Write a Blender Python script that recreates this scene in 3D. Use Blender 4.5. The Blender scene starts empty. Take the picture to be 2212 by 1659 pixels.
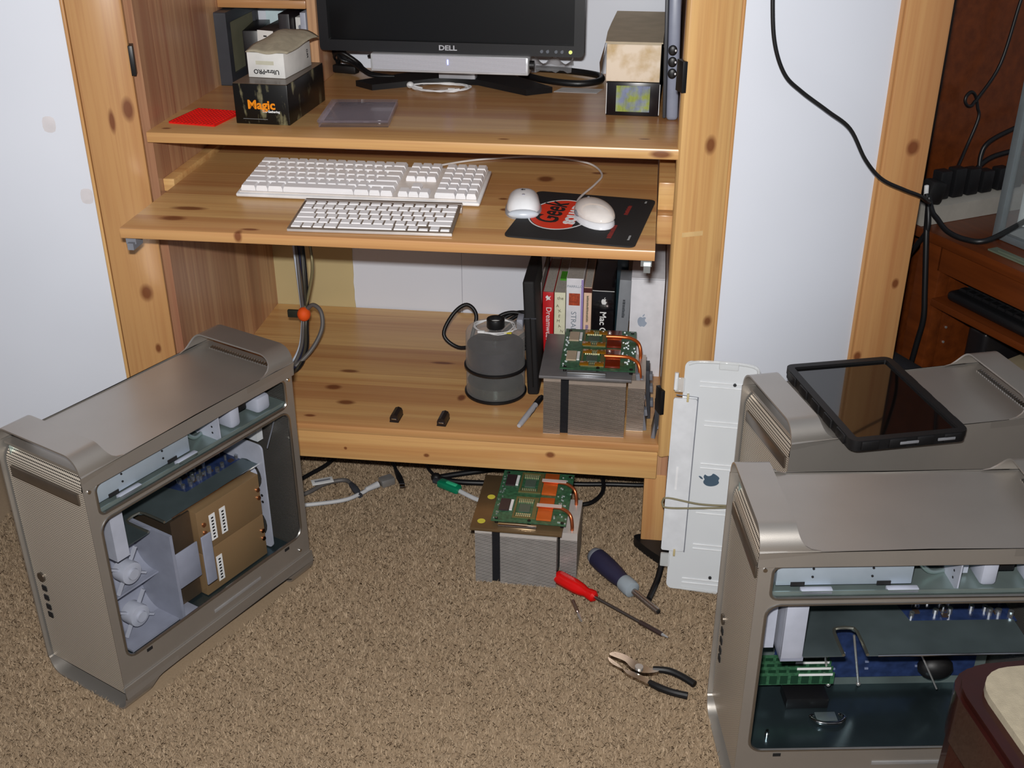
import bpy, bmesh, math, random
import numpy as np
from mathutils import Vector, Matrix
from mathutils.geometry import tessellate_polygon
random.seed(7); rng = np.random.default_rng(7)
S = bpy.context.scene
COL = S.collection
rad = math.radians

# ------------------------------------------------------------------ camera, light, exposure
cam = bpy.data.cameras.new('camera'); camo = bpy.data.objects.new('camera', cam); COL.objects.link(camo)
CP = Vector((0.312, -1.933, 1.3945)); pit, yaw, roll = rad(27.4278), rad(7.1982), rad(-0.1059)
fw = Vector((-math.sin(yaw)*math.cos(pit), math.cos(yaw)*math.cos(pit), -math.sin(pit)))
rt0 = Vector((math.cos(yaw), math.sin(yaw), 0)); up0 = rt0.cross(fw)
rt = rt0*math.cos(roll)+up0*math.sin(roll); up = -rt0*math.sin(roll)+up0*math.cos(roll)
camo.matrix_world = Matrix(((rt.x, up.x, -fw.x, CP.x), (rt.y, up.y, -fw.y, CP.y), (rt.z, up.z, -fw.z, CP.z), (0, 0, 0, 1)))
cam.sensor_fit = 'HORIZONTAL'; cam.sensor_width = 36; cam.lens = 2420.2/2212*36; cam.clip_start = .05
S.camera = camo
w = bpy.data.worlds.new('world'); S.world = w; w.use_nodes = True
w.node_tree.nodes['Background'].inputs[0].default_value = (.80, .86, 1, 1)
w.node_tree.nodes['Background'].inputs[1].default_value = .22
fl = bpy.data.lights.new('camera_flash', 'AREA'); fl.shape = 'RECTANGLE'; fl.size = .05; fl.size_y = .025; fl.energy = 41; fl.color = (1, .985, .96)
flo = bpy.data.objects.new('camera_flash', fl); COL.objects.link(flo)
flo.matrix_world = camo.matrix_world @ Matrix.Translation((-.02, .075, .0)) @ Matrix.Rotation(rad(-2), 4, 'X')
S.view_settings.view_transform = 'Standard'; S.view_settings.look = 'None'
S.view_settings.exposure = 0; S.view_settings.gamma = 1; S.view_settings.use_curve_mapping = False

# ------------------------------------------------------------------ materials
def lin(c):
    r = []
    for v in c:
        v /= 255; r.append(v/12.92 if v <= .04045 else ((v+.055)/1.055)**2.4)
    return (*r, 1)
class N:
    def __init__(s, name):
        s.m = bpy.data.materials.new(name); s.m.use_nodes = True; s.t = s.m.node_tree
        s.b = s.t.nodes['Principled BSDF']; s.tc = None
    def n(s, typ, **k):
        x = s.t.nodes.new('ShaderNode'+typ)
        for a, b in k.items(): setattr(x, a, b)
        return x
    def l(s, a, b): s.t.links.new(a, b)
    def math(s, op, a, b=None, c=None):
        x = s.n('Math', operation=op)
        for i, v in enumerate((a, b, c)):
            if v is None: continue
            if isinstance(v, (int, float)): x.inputs[i].default_value = v
            else: s.l(v, x.inputs[i])
        return x.outputs[0]
    def obj(s):
        if not s.tc: s.tc = s.n('TexCoord')
        return s.tc.outputs['Object']
    def mapv(s, v, scale, rot=(0, 0, 0), loc=(0, 0, 0)):
        x = s.n('Mapping'); x.inputs['Scale'].default_value = scale; x.inputs['Rotation'].default_value = rot; x.inputs['Location'].default_value = loc
        s.l(v, x.inputs['Vector']); return x.outputs[0]
    def noise(s, v, scale, detail=2, rough=.5, w=None):
        x = s.n('TexNoise'); x.inputs['Scale'].default_value = scale; x.inputs['Detail'].default_value = detail; x.inputs['Roughness'].default_value = rough
        if w is not None: x.noise_dimensions = '4D'; s.l(w, x.inputs['W'])
        s.l(v, x.inputs['Vector']); return x.outputs['Fac']
    def mix(s, f, a, b, typ='MIX'):
        x = s.n('Mix', data_type='RGBA', blend_type=typ)
        for i, v in ((0, f), (6, a), (7, b)):
            if isinstance(v, (int, float)): x.inputs[i].default_value = v
            elif isinstance(v, tuple): x.inputs[i].default_value = lin(v) if len(v) == 3 else v
            else: s.l(v, x.inputs[i])
        return x.outputs[2]
    def ramp(s, f, a, b):
        x = s.n('MapRange'); x.inputs['From Min'].default_value = a; x.inputs['From Max'].default_value = b; s.l(f, x.inputs[0]); return x.outputs[0]
    def bump(s, h, strength=.2, dist=.001):
        x = s.n('Bump'); x.inputs['Strength'].default_value = strength; x.inputs['Distance'].default_value = dist
        s.l(h, x.inputs['Height']); s.l(x.outputs[0], s.b.inputs['Normal'])
    def set(s, rough=.5, metal=0, spec=.5, alpha=1, trans=0, ior=1.45, coat=0):
        b = s.b.inputs; b['Roughness'].default_value = rough; b['Metallic'].default_value = metal; b['Specular IOR Level'].default_value = spec
        b['Alpha'].default_value = alpha; b['Transmission Weight'].default_value = trans; b['IOR'].default_value = ior; b['Coat Weight'].default_value = coat
MATS = {}
def pm(name, col, rough=.5, metal=0, var=.06, ns=30, bump=0, bs=200, **k):
    """plain surface with a little procedural mottling"""
    if name in MATS: return MATS[name]
    x = N(name); x.set(rough, metal, **k)
    f = x.noise(x.obj(), ns, 3)
    d = tuple(max(0, c*(1-var*2)) for c in col); u = tuple(min(255, c*(1+var)) for c in col)
    x.l(x.mix(f, d, u), x.b.inputs['Base Color'])
    if bump: x.bump(x.noise(x.obj(), bs, 2), bump, .001)
    MATS[name] = x.m; return x.m
def pine(name, axis, knots=(), ref=None, tone=((216, 174, 114), (194, 144, 90), (160, 104, 68)), strength=1):
    x = N(name); x.set(.32, 0, .45, coat=.15); x.b.inputs['Coat Roughness'].default_value = .25
    oi = x.n('ObjectInfo'); wv = x.math('MULTIPLY', oi.outputs['Random'], 60)
    sc = {'x': (.8, 34, 34), 'y': (34, .8, 34), 'z': (34, 34, .8)}[axis]
    v = x.mapv(x.obj(), sc)
    g1 = x.ramp(x.noise(v, 1, 2, .5, wv), .40, .66)
    v2 = x.mapv(x.obj(), tuple(a*5 for a in sc)); g2 = x.noise(v2, 1.2, 2, .5, wv)
    c = x.mix(g1, tone[0], tone[1]); c = x.mix(x.math('MULTIPLY', x.ramp(g2, .45, .75), .35*strength), c, tone[2])
    rf = x.ramp(oi.outputs['Random'], .0, 1.0); c = x.mix(x.math('MULTIPLY', x.math('POWER', rf, 1.6), .62), c, tone[2])
    # small wild knots
    vo = x.n('TexVoronoi', voronoi_dimensions='4D'); vo.inputs['Scale'].default_value = 1
    x.l(x.mapv(x.obj(), {'x': (3.2, 9, 9), 'y': (9, 3.2, 9), 'z': (9, 9, 3.2)}[axis]), vo.inputs['Vector']); x.l(wv, vo.inputs['W'])
    kf = x.math('SUBTRACT', 1, x.ramp(vo.outputs['Distance'], .05, .13))
    c = x.mix(x.math('MULTIPLY', kf, .6), c, (112, 58, 32))
    if knots:
        t2 = x.n('TexCoord'); t2.object = ref
        for (p, r) in knots:
            mp = x.mapv(t2.outputs['Object'], tuple(1/q for q in r), loc=tuple(-a/q for a, q in zip(p, r)))
            ln = x.n('VectorMath', operation='LENGTH'); x.l(mp, ln.inputs[0])
            f = x.math('SUBTRACT', 1, x.ramp(ln.outputs['Value'], .55, 1.1)); c = x.mix(x.math('MULTIPLY', f, .85), c, (104, 50, 26))
    x.l(c, x.b.inputs['Base Color']); x.bump(g2, .06, .0006)
    return x.m
def perf(name, base, uv='yz', pu=.0040, pv=.0040, metal=.85, rough=.38, hole=(16, 13, 12)):
    x = N(name); x.set(rough, metal)
    sp = x.n('SeparateXYZ'); x.l(x.obj(), sp.inputs[0]); o = {'x': sp.outputs[0], 'y': sp.outputs[1], 'z': sp.outputs[2]}
    a = x.math('SINE', x.math('MULTIPLY', o[uv[0]], 2*math.pi/pu)); b = x.math('SINE', x.math('MULTIPLY', o[uv[1]], 2*math.pi/pv))
    f = x.ramp(x.math('ADD', b, x.math('MULTIPLY', a, .5)), .15, .8)
    x.l(x.mix(f, base, hole), x.b.inputs['Base Color']); x.l(x.math('SUBTRACT', metal, x.math('MULTIPLY', f, metal)), x.b.inputs['Metallic'])
    x.bump(x.math('SUBTRACT', 1, f), .6, .0012)
    return x.m
def glassm(name, col, alpha=.25, rough=.05, ior=1.45):
    """thin clear plastic: mostly see-through with a glossy skin"""
    x = N(name); t = x.t
    tr = x.n('BsdfTransparent'); tr.inputs[0].default_value = (*[c**.12 for c in lin(col)[:3]], 1)
    gl = x.n('BsdfPrincipled'); gl.inputs['Base Color'].default_value = lin(col); gl.inputs['Roughness'].default_value = rough; gl.inputs['IOR'].default_value = ior
    fr = x.n('LayerWeight'); fr.inputs[0].default_value = .5; fc = x.math('POWER', fr.outputs['Facing'], 3)
    nf = x.noise(x.obj(), 40, 2)
    mx = x.n('MixShader'); x.l(x.math('ADD', x.math('MULTIPLY', fc, .55), x.math('MULTIPLY', x.math('ADD', x.math('MULTIPLY', nf, .4), .8), alpha)), mx.inputs[0])
    x.l(tr.outputs[0], mx.inputs[1]); x.l(gl.outputs[0], mx.inputs[2]); x.l(mx.outputs[0], t.nodes['Material Output'].inputs['Surface'])
    return x.m
def emit(name, col, e):
    x = N(name); x.b.inputs['Emission Color'].default_value = lin(col); x.b.inputs['Emission Strength'].default_value = e; x.b.inputs['Base Color'].default_value = lin(col); return x.m

# ------------------------------------------------------------------ mesh builder
class M:
    def __init__(s): s.v = []; s.f = []; s.mi = []
    def add(s, vs, fs, mi=0, T=None):
        o = len(s.v)
        s.v += [tuple(T @ Vector(v)) if T else tuple(v) for v in vs]; s.f += [tuple(i+o for i in f) for f in fs]; s.mi += [mi]*len(fs); return s
    def box(s, lo, hi, mi=0, T=None):
        (a, b, c), (d, e, f) = lo, hi
        return s.add([(a, b, c), (d, b, c), (d, e, c), (a, e, c), (a, b, f), (d, b, f), (d, e, f), (a, e, f)],
                     [(3, 2, 1, 0), (4, 5, 6, 7), (0, 1, 5, 4), (1, 2, 6, 5), (2, 3, 7, 6), (3, 0, 4, 7)], mi, T)
    def rbox(s, lo, hi, r, seg=2, mi=0, T=None, which=None):
        bm = bmesh.new(); bmesh.ops.create_cube(bm, size=1)
        for v in bm.verts: v.co = Vector([(lo[i]+hi[i])/2+v.co[i]*(hi[i]-lo[i]) for i in range(3)])
        ed = bm.edges[:]
        if which: ed = [e for e in ed if abs((e.verts[0].co-e.verts[1].co).normalized()['xyz'.index(which)]) > .9]
        bmesh.ops.bevel(bm, geom=ed, offset=r, segments=seg, profile=.5, affect='EDGES', clamp_overlap=True)
        bm.verts.index_update(); s.add([v.co[:] for v in bm.verts], [[v.index for v in f.verts] for f in bm.faces], mi, T); bm.free(); return s
    def plate(s, outer, holes=(), t0=0, t1=.002, axis='z', mi=0, T=None):
        """flat plate: outline with holes, extruded along axis between t0 and t1"""
        loops = [list(outer)]+[list(h) for h in holes]; fl_ = [p for L in loops for p in L]; n = len(fl_)
        mp = {'z': lambda a, b, c: (a, b, c), 'y': lambda a, b, c: (a, c, b), 'x': lambda a, b, c: (c, a, b)}[axis]
        tri = tessellate_polygon([[Vector((a, b, 0)) for a, b in L] for L in loops])
        fs = [tuple(t) for t in tri]+[tuple(i+n for i in reversed(t)) for t in tri]; k = 0
        for L in loops:
            m = len(L)
            for i in range(m): j = (i+1) % m; fs.append((k+i, k+j, k+j+n, k+i+n))
            k += m
        return s.add([mp(a, b, t0) for a, b in fl_]+[mp(a, b, t1) for a, b in fl_], fs, mi, T)
    def cyl(s, p0, p1, r, n=16, r1=None, mi=0, T=None, caps=True):
        p0 = Vector(p0); p1 = Vector(p1); d = (p1-p0).normalized(); a = d.orthogonal().normalized(); b = d.cross(a); r1 = r if r1 is None else r1
        vs = [p0+(a*math.cos(t)+b*math.sin(t))*r for t in [2*math.pi*i/n for i in range(n)]]+[p1+(a*math.cos(t)+b*math.sin(t))*r1 for t in [2*math.pi*i/n for i in range(n)]]
        fs = [(i, (i+1) % n, (i+1) % n+n, i+n) for i in range(n)]
        if caps: fs += [tuple(reversed(range(n))), tuple(range(n, 2*n))]
        return s.add(vs, fs, mi, T)
    def lathe(s, prof, n=32, c=(0, 0, 0), mi=0, T=None, ax=None):
        vs = []; fs = []
        for (r, z) in prof:
            for i in range(n): t = 2*math.pi*i/n; vs.append((c[0]+r*math.cos(t), c[1]+r*math.sin(t), c[2]+z))
        for k in range(len(prof)-1):
            for i in range(n): j = (i+1) % n; fs.append((k*n+i, k*n+j, (k+1)*n+j, (k+1)*n+i))
        return s.add(vs, fs, mi, T)
    def tube(s, pts, r, n=8, closed=False, sub=6, mi=0, T=None, flat=1):
        n = 12 if n == 8 else n
        P = [Vector(p) for p in pts]; m = len(P); Q = []
        R = r if isinstance(r, (list, tuple)) else None; RR = []
        for i in range(m if closed else m-1):
            g = lambda k: P[k % m] if closed else P[max(0, min(m-1, k))]
            a, b, c, d = g(i-1), g(i), g(i+1), g(i+2)
            for j in range(sub):
                t = j/sub; Q.append(.5*((2*b)+(c-a)*t+(2*a-5*b+4*c-d)*t*t+(3*b-a-3*c+d)*t**3))
                if R: RR.append(R[i]*(1-t)+R[(i+1) % m]*t)
        if not closed:
            Q.append(P[-1])
            if R: RR.append(R[-1])
        k = len(Q); vs = []; fs = []; nrm = None
        for i in range(k):
            d = (Q[(i+1) % k]-Q[i-1]) if closed else (Q[min(k-1, i+1)]-Q[max(0, i-1)])
            d = d.normalized() if d.length > 0 else Vector((1, 0, 0))
            nrm = d.orthogonal() if nrm is None else nrm-d*nrm.dot(d)
            nrm = nrm.normalized() if nrm.length > 1e-9 else d.orthogonal().normalized()
            b = d.cross(nrm); q = RR[i] if R else r
            vs += [Q[i]+(nrm*math.cos(2*math.pi*j/n)+b*math.sin(2*math.pi*j/n)*flat)*q for j in range(n)]
        for i in range(k if closed else k-1):
            for j in range(n): a = i*n+j; b = i*n+(j+1) % n; c = ((i+1) % k)*n+(j+1) % n; d = ((i+1) % k)*n+j; fs.append((a, b, c, d))
        if not closed: fs += [tuple(reversed(range(n))), tuple(range((k-1)*n, k*n))]
        return s.add(vs, fs, mi, T)
    def sph(s, c, r, n=16, m=10, mi=0, T=None):
        r = (r, r, r) if isinstance(r, (int, float)) else r; vs = []; fs = []
        for i in range(m+1):
            for j in range(n): a = math.pi*i/m; b = 2*math.pi*j/n; vs.append((c[0]+r[0]*math.sin(a)*math.cos(b), c[1]+r[1]*math.sin(a)*math.sin(b), c[2]+r[2]*math.cos(a)))
        for i in range(m):
            for j in range(n): fs.append((i*n+j, (i+1)*n+j, (i+1)*n+(j+1) % n, i*n+(j+1) % n))
        return s.add(vs, fs, mi, T)
    def mesh(s, name, sharp=35):
        me = bpy.data.meshes.new(name); me.from_pydata(s.v, [], s.f)
        bm = bmesh.new(); bm.from_mesh(me); bmesh.ops.remove_doubles(bm, verts=bm.verts, dist=1e-6)
        if len(bm.faces) == len(s.f): bmesh.ops.recalc_face_normals(bm, faces=bm.faces)
        else:
            bm.free(); bm = bmesh.new(); bm.from_mesh(me); bmesh.ops.recalc_face_normals(bm, faces=bm.faces)
        bm.to_mesh(me); bm.free()
        if any(s.mi) and len(me.polygons) == len(s.mi): me.polygons.foreach_set('material_index', s.mi)
        if sharp: me.polygons.foreach_set('use_smooth', [True]*len(me.polygons)); me.set_sharp_from_angle(angle=rad(sharp))
        return me
WM = {}
def wm(o): return WM.get(o.name, Matrix.Identity(4)) if o else Matrix.Identity(4)
def ob(name, m, mat, parent=None, world=False, sharp=35, kind=None, label=None):
    """link builder m as one mesh object; world=True: coordinates were given in world space"""
    me = m.mesh(name, sharp) if isinstance(m, M) else m
    for x in (mat if isinstance(mat, (list, tuple)) else [mat]): me.materials.append(x)
    o = bpy.data.objects.new(name, me); COL.objects.link(o)
    if parent:
        o.parent = parent; WM[o.name] = wm(parent)
        if world: me.transform(wm(parent).inverted())
    if kind: o['kind'] = kind
    if label: o['label'] = label
    return o
def tag(o, label, cat, group=None):
    o['label'] = label; o['category'] = cat
    if group: o['group'] = group
    return o
def thing(name, label, cat, loc=(0, 0, 0), rz=0, group=None, mtx=None):
    o = bpy.data.objects.new(name, None); COL.objects.link(o); o.empty_display_size = .05
    T = mtx or Matrix.Translation(loc) @ Matrix.Rotation(rz, 4, 'Z'); o.matrix_world = T; WM[o.name] = T
    return tag(o, label, cat, group)
def solo(name, m, mat, label, cat, loc=None, group=None, sharp=35, rz=0):
    """one-mesh thing. loc given: coordinates are local to loc; otherwise world, origin moved to the base"""
    o = ob(name, m, mat, None, sharp=sharp); T = Matrix.Identity(4)
    if loc is None:
        co = [v.co for v in o.data.vertices]
        c = Vector((sum(v.x for v in co)/len(co), sum(v.y for v in co)/len(co), min(v.z for v in co)))
        o.data.transform(Matrix.Translation(-c)); T = Matrix.Translation(c)
    else: T = Matrix.Translation(loc) @ Matrix.Rotation(rz, 4, 'Z')
    o.matrix_world = T; WM[o.name] = T
    return tag(o, label, cat, group)
def txt(name, s, size, org, right, upv, mat, parent=None, ext=.0003, align='CENTER', bold=0, sx=1, shear=0, world=False):
    cu = bpy.data.curves.new(name, 'FONT'); cu.body = s; cu.size = size; cu.extrude = ext; cu.align_x = align; cu.align_y = 'CENTER'; cu.offset = bold; cu.shear = shear; cu.resolution_u = 3
    t = bpy.data.objects.new('tmp_text', cu); COL.objects.link(t)
    me = bpy.data.meshes.new_from_object(t.evaluated_get(bpy.context.evaluated_depsgraph_get())); bpy.data.objects.remove(t); bpy.data.curves.remove(cu)
    r = Vector(right).normalized(); u = Vector(upv).normalized(); n = r.cross(u); org = Vector(org)
    me.transform(Matrix(((r.x*sx, u.x, n.x, org.x), (r.y*sx, u.y, n.y, org.y), (r.z*sx, u.z, n.z, org.z), (0, 0, 0, 1))))
    me.name = name; me.materials.clear()
    return ob(name, me, mat, parent, world)
def printline(name, parent, T, L, h, mat):
    """a line of print too small to read: a row of uneven ink strokes"""
    m = M(); x = -L/2; rr = random.Random(int(L*1e5))
    while x < L/2: w_ = h*rr.uniform(.25, .6); m.box((x, -h/2, 0), (min(x+w_, L/2), h/2*rr.uniform(.5, 1), .0003), T=T); x += w_*1.35
    return ob(name, m, mat, parent, kind='stuff', sharp=0)
def rrect(x0, y0, x1, y1, r, n=5):
    P = []
    for cx, cy, a in ((x1-r, y0+r, -90), (x1-r, y1-r, 0), (x0+r, y1-r, 90), (x0+r, y0+r, 180)):
        for i in range(n+1): t = rad(a+90*i/n); P.append((cx+r*math.cos(t), cy+r*math.sin(t)))
    return P
def circ(cx, cy, r, n=20, ry=None): return [(cx+r*math.cos(2*math.pi*i/n), cy+(ry or r)*math.sin(2*math.pi*i/n)) for i in range(n)]
def spline(pts, sub=5):
    P = [Vector((*p, 0)) for p in pts]; m = len(P); o = []
    for i in range(m):
        a, b, c, d = P[i-1], P[i], P[(i+1) % m], P[(i+2) % m]
        for j in range(sub): t = j/sub; q = .5*((2*b)+(c-a)*t+(2*a-5*b+4*c-d)*t*t+(3*b-a-3*c+d)*t**3); o.append((q.x, q.y))
    return o
def fruit(m, size, T, mi=0, th=.0006):
    """bitten fruit emblem with a leaf, about `size` tall, drawn in the xy plane of T"""
    body = spline([(0, .30), (.13, .36), (.27, .30), (.20, .16), (.24, -.02), (.36, -.13), (.27, -.33), (.14, -.47), (0, -.43), (-.14, -.47), (-.29, -.33), (-.37, -.08), (-.35, .16), (-.24, .32), (-.12, .35)], 4)
    leaf = spline([(.01, .38), (.02, .50), (.15, .62), (.14, .50)], 4)
    for L in (body, leaf): m.plate([(a*size, b*size) for a, b in L], t0=0, t1=th, mi=mi, T=T)
    return m
def basis(org, right, upv):
    r = Vector(right).normalized(); u = Vector(upv).normalized(); n = r.cross(u); o = Vector(org)
    return Matrix(((r.x, u.x, n.x, o.x), (r.y, u.y, n.y, o.y), (r.z, u.z, n.z, o.z), (0, 0, 0, 1)))

# common materials
WHITE = pm('white_plastic', (226, 226, 228), .35); OFFW = pm('off_white_card', (222, 220, 216), .6)
BLACK = pm('black_plastic', (20, 20, 22), .4); RUB = pm('black_rubber', (17, 16, 17), .5, bump=.1); DGREY = pm('dark_grey_plastic', (58, 60, 66), .45)
MGREY = pm('mid_grey_plastic', (128, 131, 140), .45); LGREY = pm('pale_lilac_grey_plastic', (166, 170, 184), .42)
STEEL = pm('bright_steel', (206, 204, 202), .28, .75); CHROME = pm('chrome', (215, 215, 215), .12, 1, var=.02)
ALU = pm('bead_blasted_aluminium', (180, 174, 167), .43, .76, var=.03, ns=8, bump=.15, bs=1500, coat=.7); MATS['bead_blasted_aluminium'].node_tree.nodes['Principled BSDF'].inputs['Coat Roughness'].default_value = .24
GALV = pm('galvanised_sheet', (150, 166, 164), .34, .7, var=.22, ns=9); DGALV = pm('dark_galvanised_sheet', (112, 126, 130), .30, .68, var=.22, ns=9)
CARDB = pm('grey_brown_cardboard', (186, 172, 148), .85, bump=.2); PAPER = pm('page_edges', (178, 172, 164), .8, var=.1, ns=300)
RED = pm('red_plastic', (206, 14, 14), .3); CABLE = pm('black_cable', (18, 18, 20), .42); GCABLE = pm('grey_cable', (92, 88, 86), .5); LCABLE = pm('pale_grey_cable', (190, 190, 192), .5)
WOODD = None

# ------------------------------------------------------------------ setting
fx = N('carpet_backing'); fx.set(.95, 0, .1); fx.l(fx.mix(fx.noise(fx.obj(), 260, 3), (140, 120, 97), (164, 143, 118)), fx.b.inputs['Base Color'])
ob('floor', M().box((-2.6, -2.8, -.05), (2.6, 1.3, 0)), fx.m, kind='structure')
ob('wall_back', M().box((-2.6, 1.3, 0), (2.6, 1.36, 2.5)), pm('wall_paint', (214, 214, 218), .8), kind='structure')
ob('wall_right', M().box((2.6, -2.8, 0), (2.66, 1.36, 2.5)), MATS['wall_paint'], kind='structure')
ob('wall_left', M().box((-2.66, -2.8, 0), (-2.6, 1.36, 2.5)), MATS['wall_paint'], kind='structure')
ob('baseboard_back', M().box((-2.6, 1.285, 0), (2.6, 1.3, .09)), MATS['wall_paint'], kind='structure')
# carpet pile: short leaning tufts, uncountable
def carpet():
    n = 640000; x = rng.uniform(-1.05, 1.25, n); y = rng.uniform(-1.35, .50, n); keep = np.ones(n, bool)
    for (ox, oy, an, x0, x1, y0, y1) in ((-.5249, -.5746, 64.6351, 0, .475, 0, .206), (.5621, -.3352, 18.6178, 0, .475, 0, .206), (.491, -.6406, 8.4217, 0, .475, 0, .206), (.0105, -.135, -1, 0, .2, .002, .16)):   # pile is flattened under the heavy things
        c_, s_ = math.cos(rad(an)), math.sin(rad(an)); u_ = (x-ox)*c_+(y-oy)*s_; v_ = -(x-ox)*s_+(y-oy)*c_; keep &= ~((u_ > x0) & (u_ < x1) & (v_ > y0) & (v_ < y1))
    x = x[keep]; y = y[keep]; n = len(x)
    a = rng.uniform(0, 2*np.pi, n); la = rng.uniform(0, 2*np.pi, n); h = rng.uniform(.0035, .0088, n); le = rng.uniform(.001, .0085, n); wd = rng.uniform(.0004, .0008, n)
    dx, dy = np.cos(a)*wd, np.sin(a)*wd; z = np.full(n, -.0005)
    tx, ty = x+np.cos(la)*le, y+np.sin(la)*le; mx, my = x+np.cos(la)*le*.35, y+np.sin(la)*le*.35
    V = np.stack([np.stack([x-dx, y-dy, z], 1), np.stack([x+dx, y+dy, z], 1), np.stack([mx+dx, my+dy, h*.6], 1), np.stack([tx, ty, h], 1), np.stack([mx-dx, my-dy, h*.6], 1)], 1).reshape(-1, 3)
    me = bpy.data.meshes.new('carpet_pile'); me.vertices.add(5*n); me.vertices.foreach_set('co', V.ravel().astype(np.float32))
    me.loops.add(5*n); me.loops.foreach_set('vertex_index', np.arange(5*n, dtype=np.int32)); me.polygons.add(n); me.polygons.foreach_set('loop_start', np.arange(0, 5*n, 5, dtype=np.int32))
    me.update(calc_edges=True)
    at = me.attributes.new('tone', 'FLOAT', 'FACE'); at.data.foreach_set('value', rng.random(n).astype(np.float32))
    m = N('carpet_fibre'); m.set(.9, 0, .15); ag = m.n('Attribute', attribute_name='tone')
    big = m.noise(m.obj(), 9, 3); c = m.mix(ag.outputs['Fac'], (146, 125, 102), (186, 165, 139)); c = m.mix(m.math('MULTIPLY', m.ramp(big, .35, .7), .35), c, (160, 137, 110))
    m.l(c, m.b.inputs['Base Color'])
    o = bpy.data.objects.new('carpet_pile', me); COL.objects.link(o); me.materials.append(m.m); o['kind'] = 'stuff'; tag(o, 'beige brown cut pile carpet covering the floor', 'carpet')
carpet()

# ------------------------------------------------------------------ pine computer armoire
AB = Vector((-.123, .3, 0)); ZD, ZT, ZB = .8603, .7526, .265; XL, XR, YB = -.6065, .36, .595
arm = thing('computer_armoire', 'tall knotty pine computer armoire with its two white panelled doors folded open', 'armoire', AB)
def kn(*L): return [(tuple(Vector(p)-AB), r) for p, r in L]
P_X = pine('pine_shelf', 'x', kn(((-.30, .10, ZB), (.022, .011, .03)), ((-.345, .165, ZB), (.020, .013, .03)), ((-.33, .245, ZB), (.024, .008, .03)), ((-.36, .035, ZB), (.014, .006, .03)), ((-.06, .15, ZB), (.010, .016, .03)),
    ((-.13, .31, ZB), (.03, .007, .03)), ((.33, 0, ZD-.01), (.022, .02, .008)), ((-.58, .03, ZD), (.010, .006, .01)), ((.30, .06, ZD), (.012, .005, .01)), ((.05, .03, ZD), (.012, .004, .01)), ((-.05, .52, ZB), (.016, .005, .03))), arm)
P_T = pine('pine_tray', 'x', kn(((-.508, -.155, ZT), (.026, .013, .03)), ((-.50, -.10, ZT), (.036, .011, .03)), ((-.355, -.195, ZT), (.018, .006, .03)), ((.115, .15, ZT), (.018, .020, .03)), ((.05, .02, ZT), (.010, .006, .03)), ((.06, -.04, ZT), (.009, .008, .03)), ((-.37, -.2153, ZT-.006), (.008, .02, .012)), ((.215, .20, ZT), (.016, .008, .03))), arm)
P_Z = pine('pine_side', 'z', (), arm, ((208, 166, 126), (176, 126, 96), (130, 82, 66)), 1.4)
P_DL = pine('pine_door_hinge_side', 'z', kn(((-.6265, -.01, .905), (.011, .05, .024)), ((-.655, -.02, .885), (.006, .05, .024)), ((-.645, -.01, .55), (.013, .05, .020)), ((-.64, -.01, .43), (.006, .05, .012))), arm)
P_DR = pine('pine_door_far_side', 'z', kn(((.415, 0, .865), (.011, .06, .019)), ((.436, 0, .527), (.010, .06, .014)), ((.79, .17, .83), (.014, .06, .017)), ((.80, .18, .56), (.008, .06, .012)), ((.745, .15, .41), (.009, .06, .012))), arm)
P_R = pine('pine_rail', 'x', kn(((.145, 0, .225), (.011, .03, .008)), ((-.11, 0, .205), (.007, .03, .005)), ((-.28, 0, .21), (.004, .03, .004))), arm)
PANEL = pm('white_door_panel', (220, 224, 234), .55, var=.02, ns=3)
def boards(parent, mat, lo, hi, along, across, widths, nose=False):
    """glued-up strips: each strip a board of its own"""
    ai = 'xyz'.index(across); p = lo[ai]; tot = sum(widths); k = (hi[ai]-lo[ai])/tot
    for i, wd in enumerate(widths):
        a = list(lo); b = list(hi); a[ai] = p; b[ai] = p+wd*k-.0002; p += wd*k; m = M()
        if nose and i == 0: y_, Y_, z_, Z_ = a[1], b[1], a[2], b[2]; m.plate([(y_+.0035, z_), (Y_, z_), (Y_, Z_), (y_+.0035, Z_), (y_+.001, Z_-.001), (y_, Z_-.0035), (y_, z_+.0035), (y_+.001, z_+.001)], (), a[0], b[0], 'x')
        else: m.box(a, b)
        ob('board', m, mat, parent, world=True)
def W8(n): return [random.uniform(.7, 1.3) for _ in range(n)]
def part_boards(name, mat, lo, hi, along, across, n, nose=False, core=None):
    # the part itself is a thin core under its strips
    c = [(a+b)/2 for a, b in zip(lo, hi)]; m = M().box([a+.003 for a in lo], [b-.003 for b in hi]); pt = ob(name, m, mat, arm, world=True)
    boards(pt, mat, lo, hi, along, across, W8(n), nose); return pt
part_boards('side_panel', P_Z, (-.628, .022, .12), (XL, YB+.01, 1.6), 'z', 'y', 9)
part_boards('side_panel', P_Z, (XR, .022, .12), (.381, YB+.01, 1.6), 'z', 'y', 8)
part_boards('desk_shelf', P_X, (XL, 0, ZD-.020), (XR, YB, ZD), 'x', 'y', 8, True)
part_boards('bottom_shelf', P_X, (XL, 0, ZB-.018), (XR, YB, ZB), 'x', 'y', 10, True)
part_boards('top_panel', P_X, (-.628, .022, 1.58), (.381, YB, 1.6), 'x', 'y', 7)
tray = part_boards('keyboard_tray', P_T, (-.5784, -.2153, ZT-.019), (.3281, .3076, ZT), 'x', 'y', 8, True)
for s in ((-.578, -.560), (.306, .324)): ob('slide_rail', M().box((s[0], -.20, ZT-.034), (s[1], .30, ZT-.0195)).box((s[0]+.005, -.208, ZT-.042), (s[1]-.002, -.17, ZT-.03)), MGREY if s[0] < 0 else pm('zinc', (170, 176, 178), .35, .8), tray, world=True)
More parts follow.
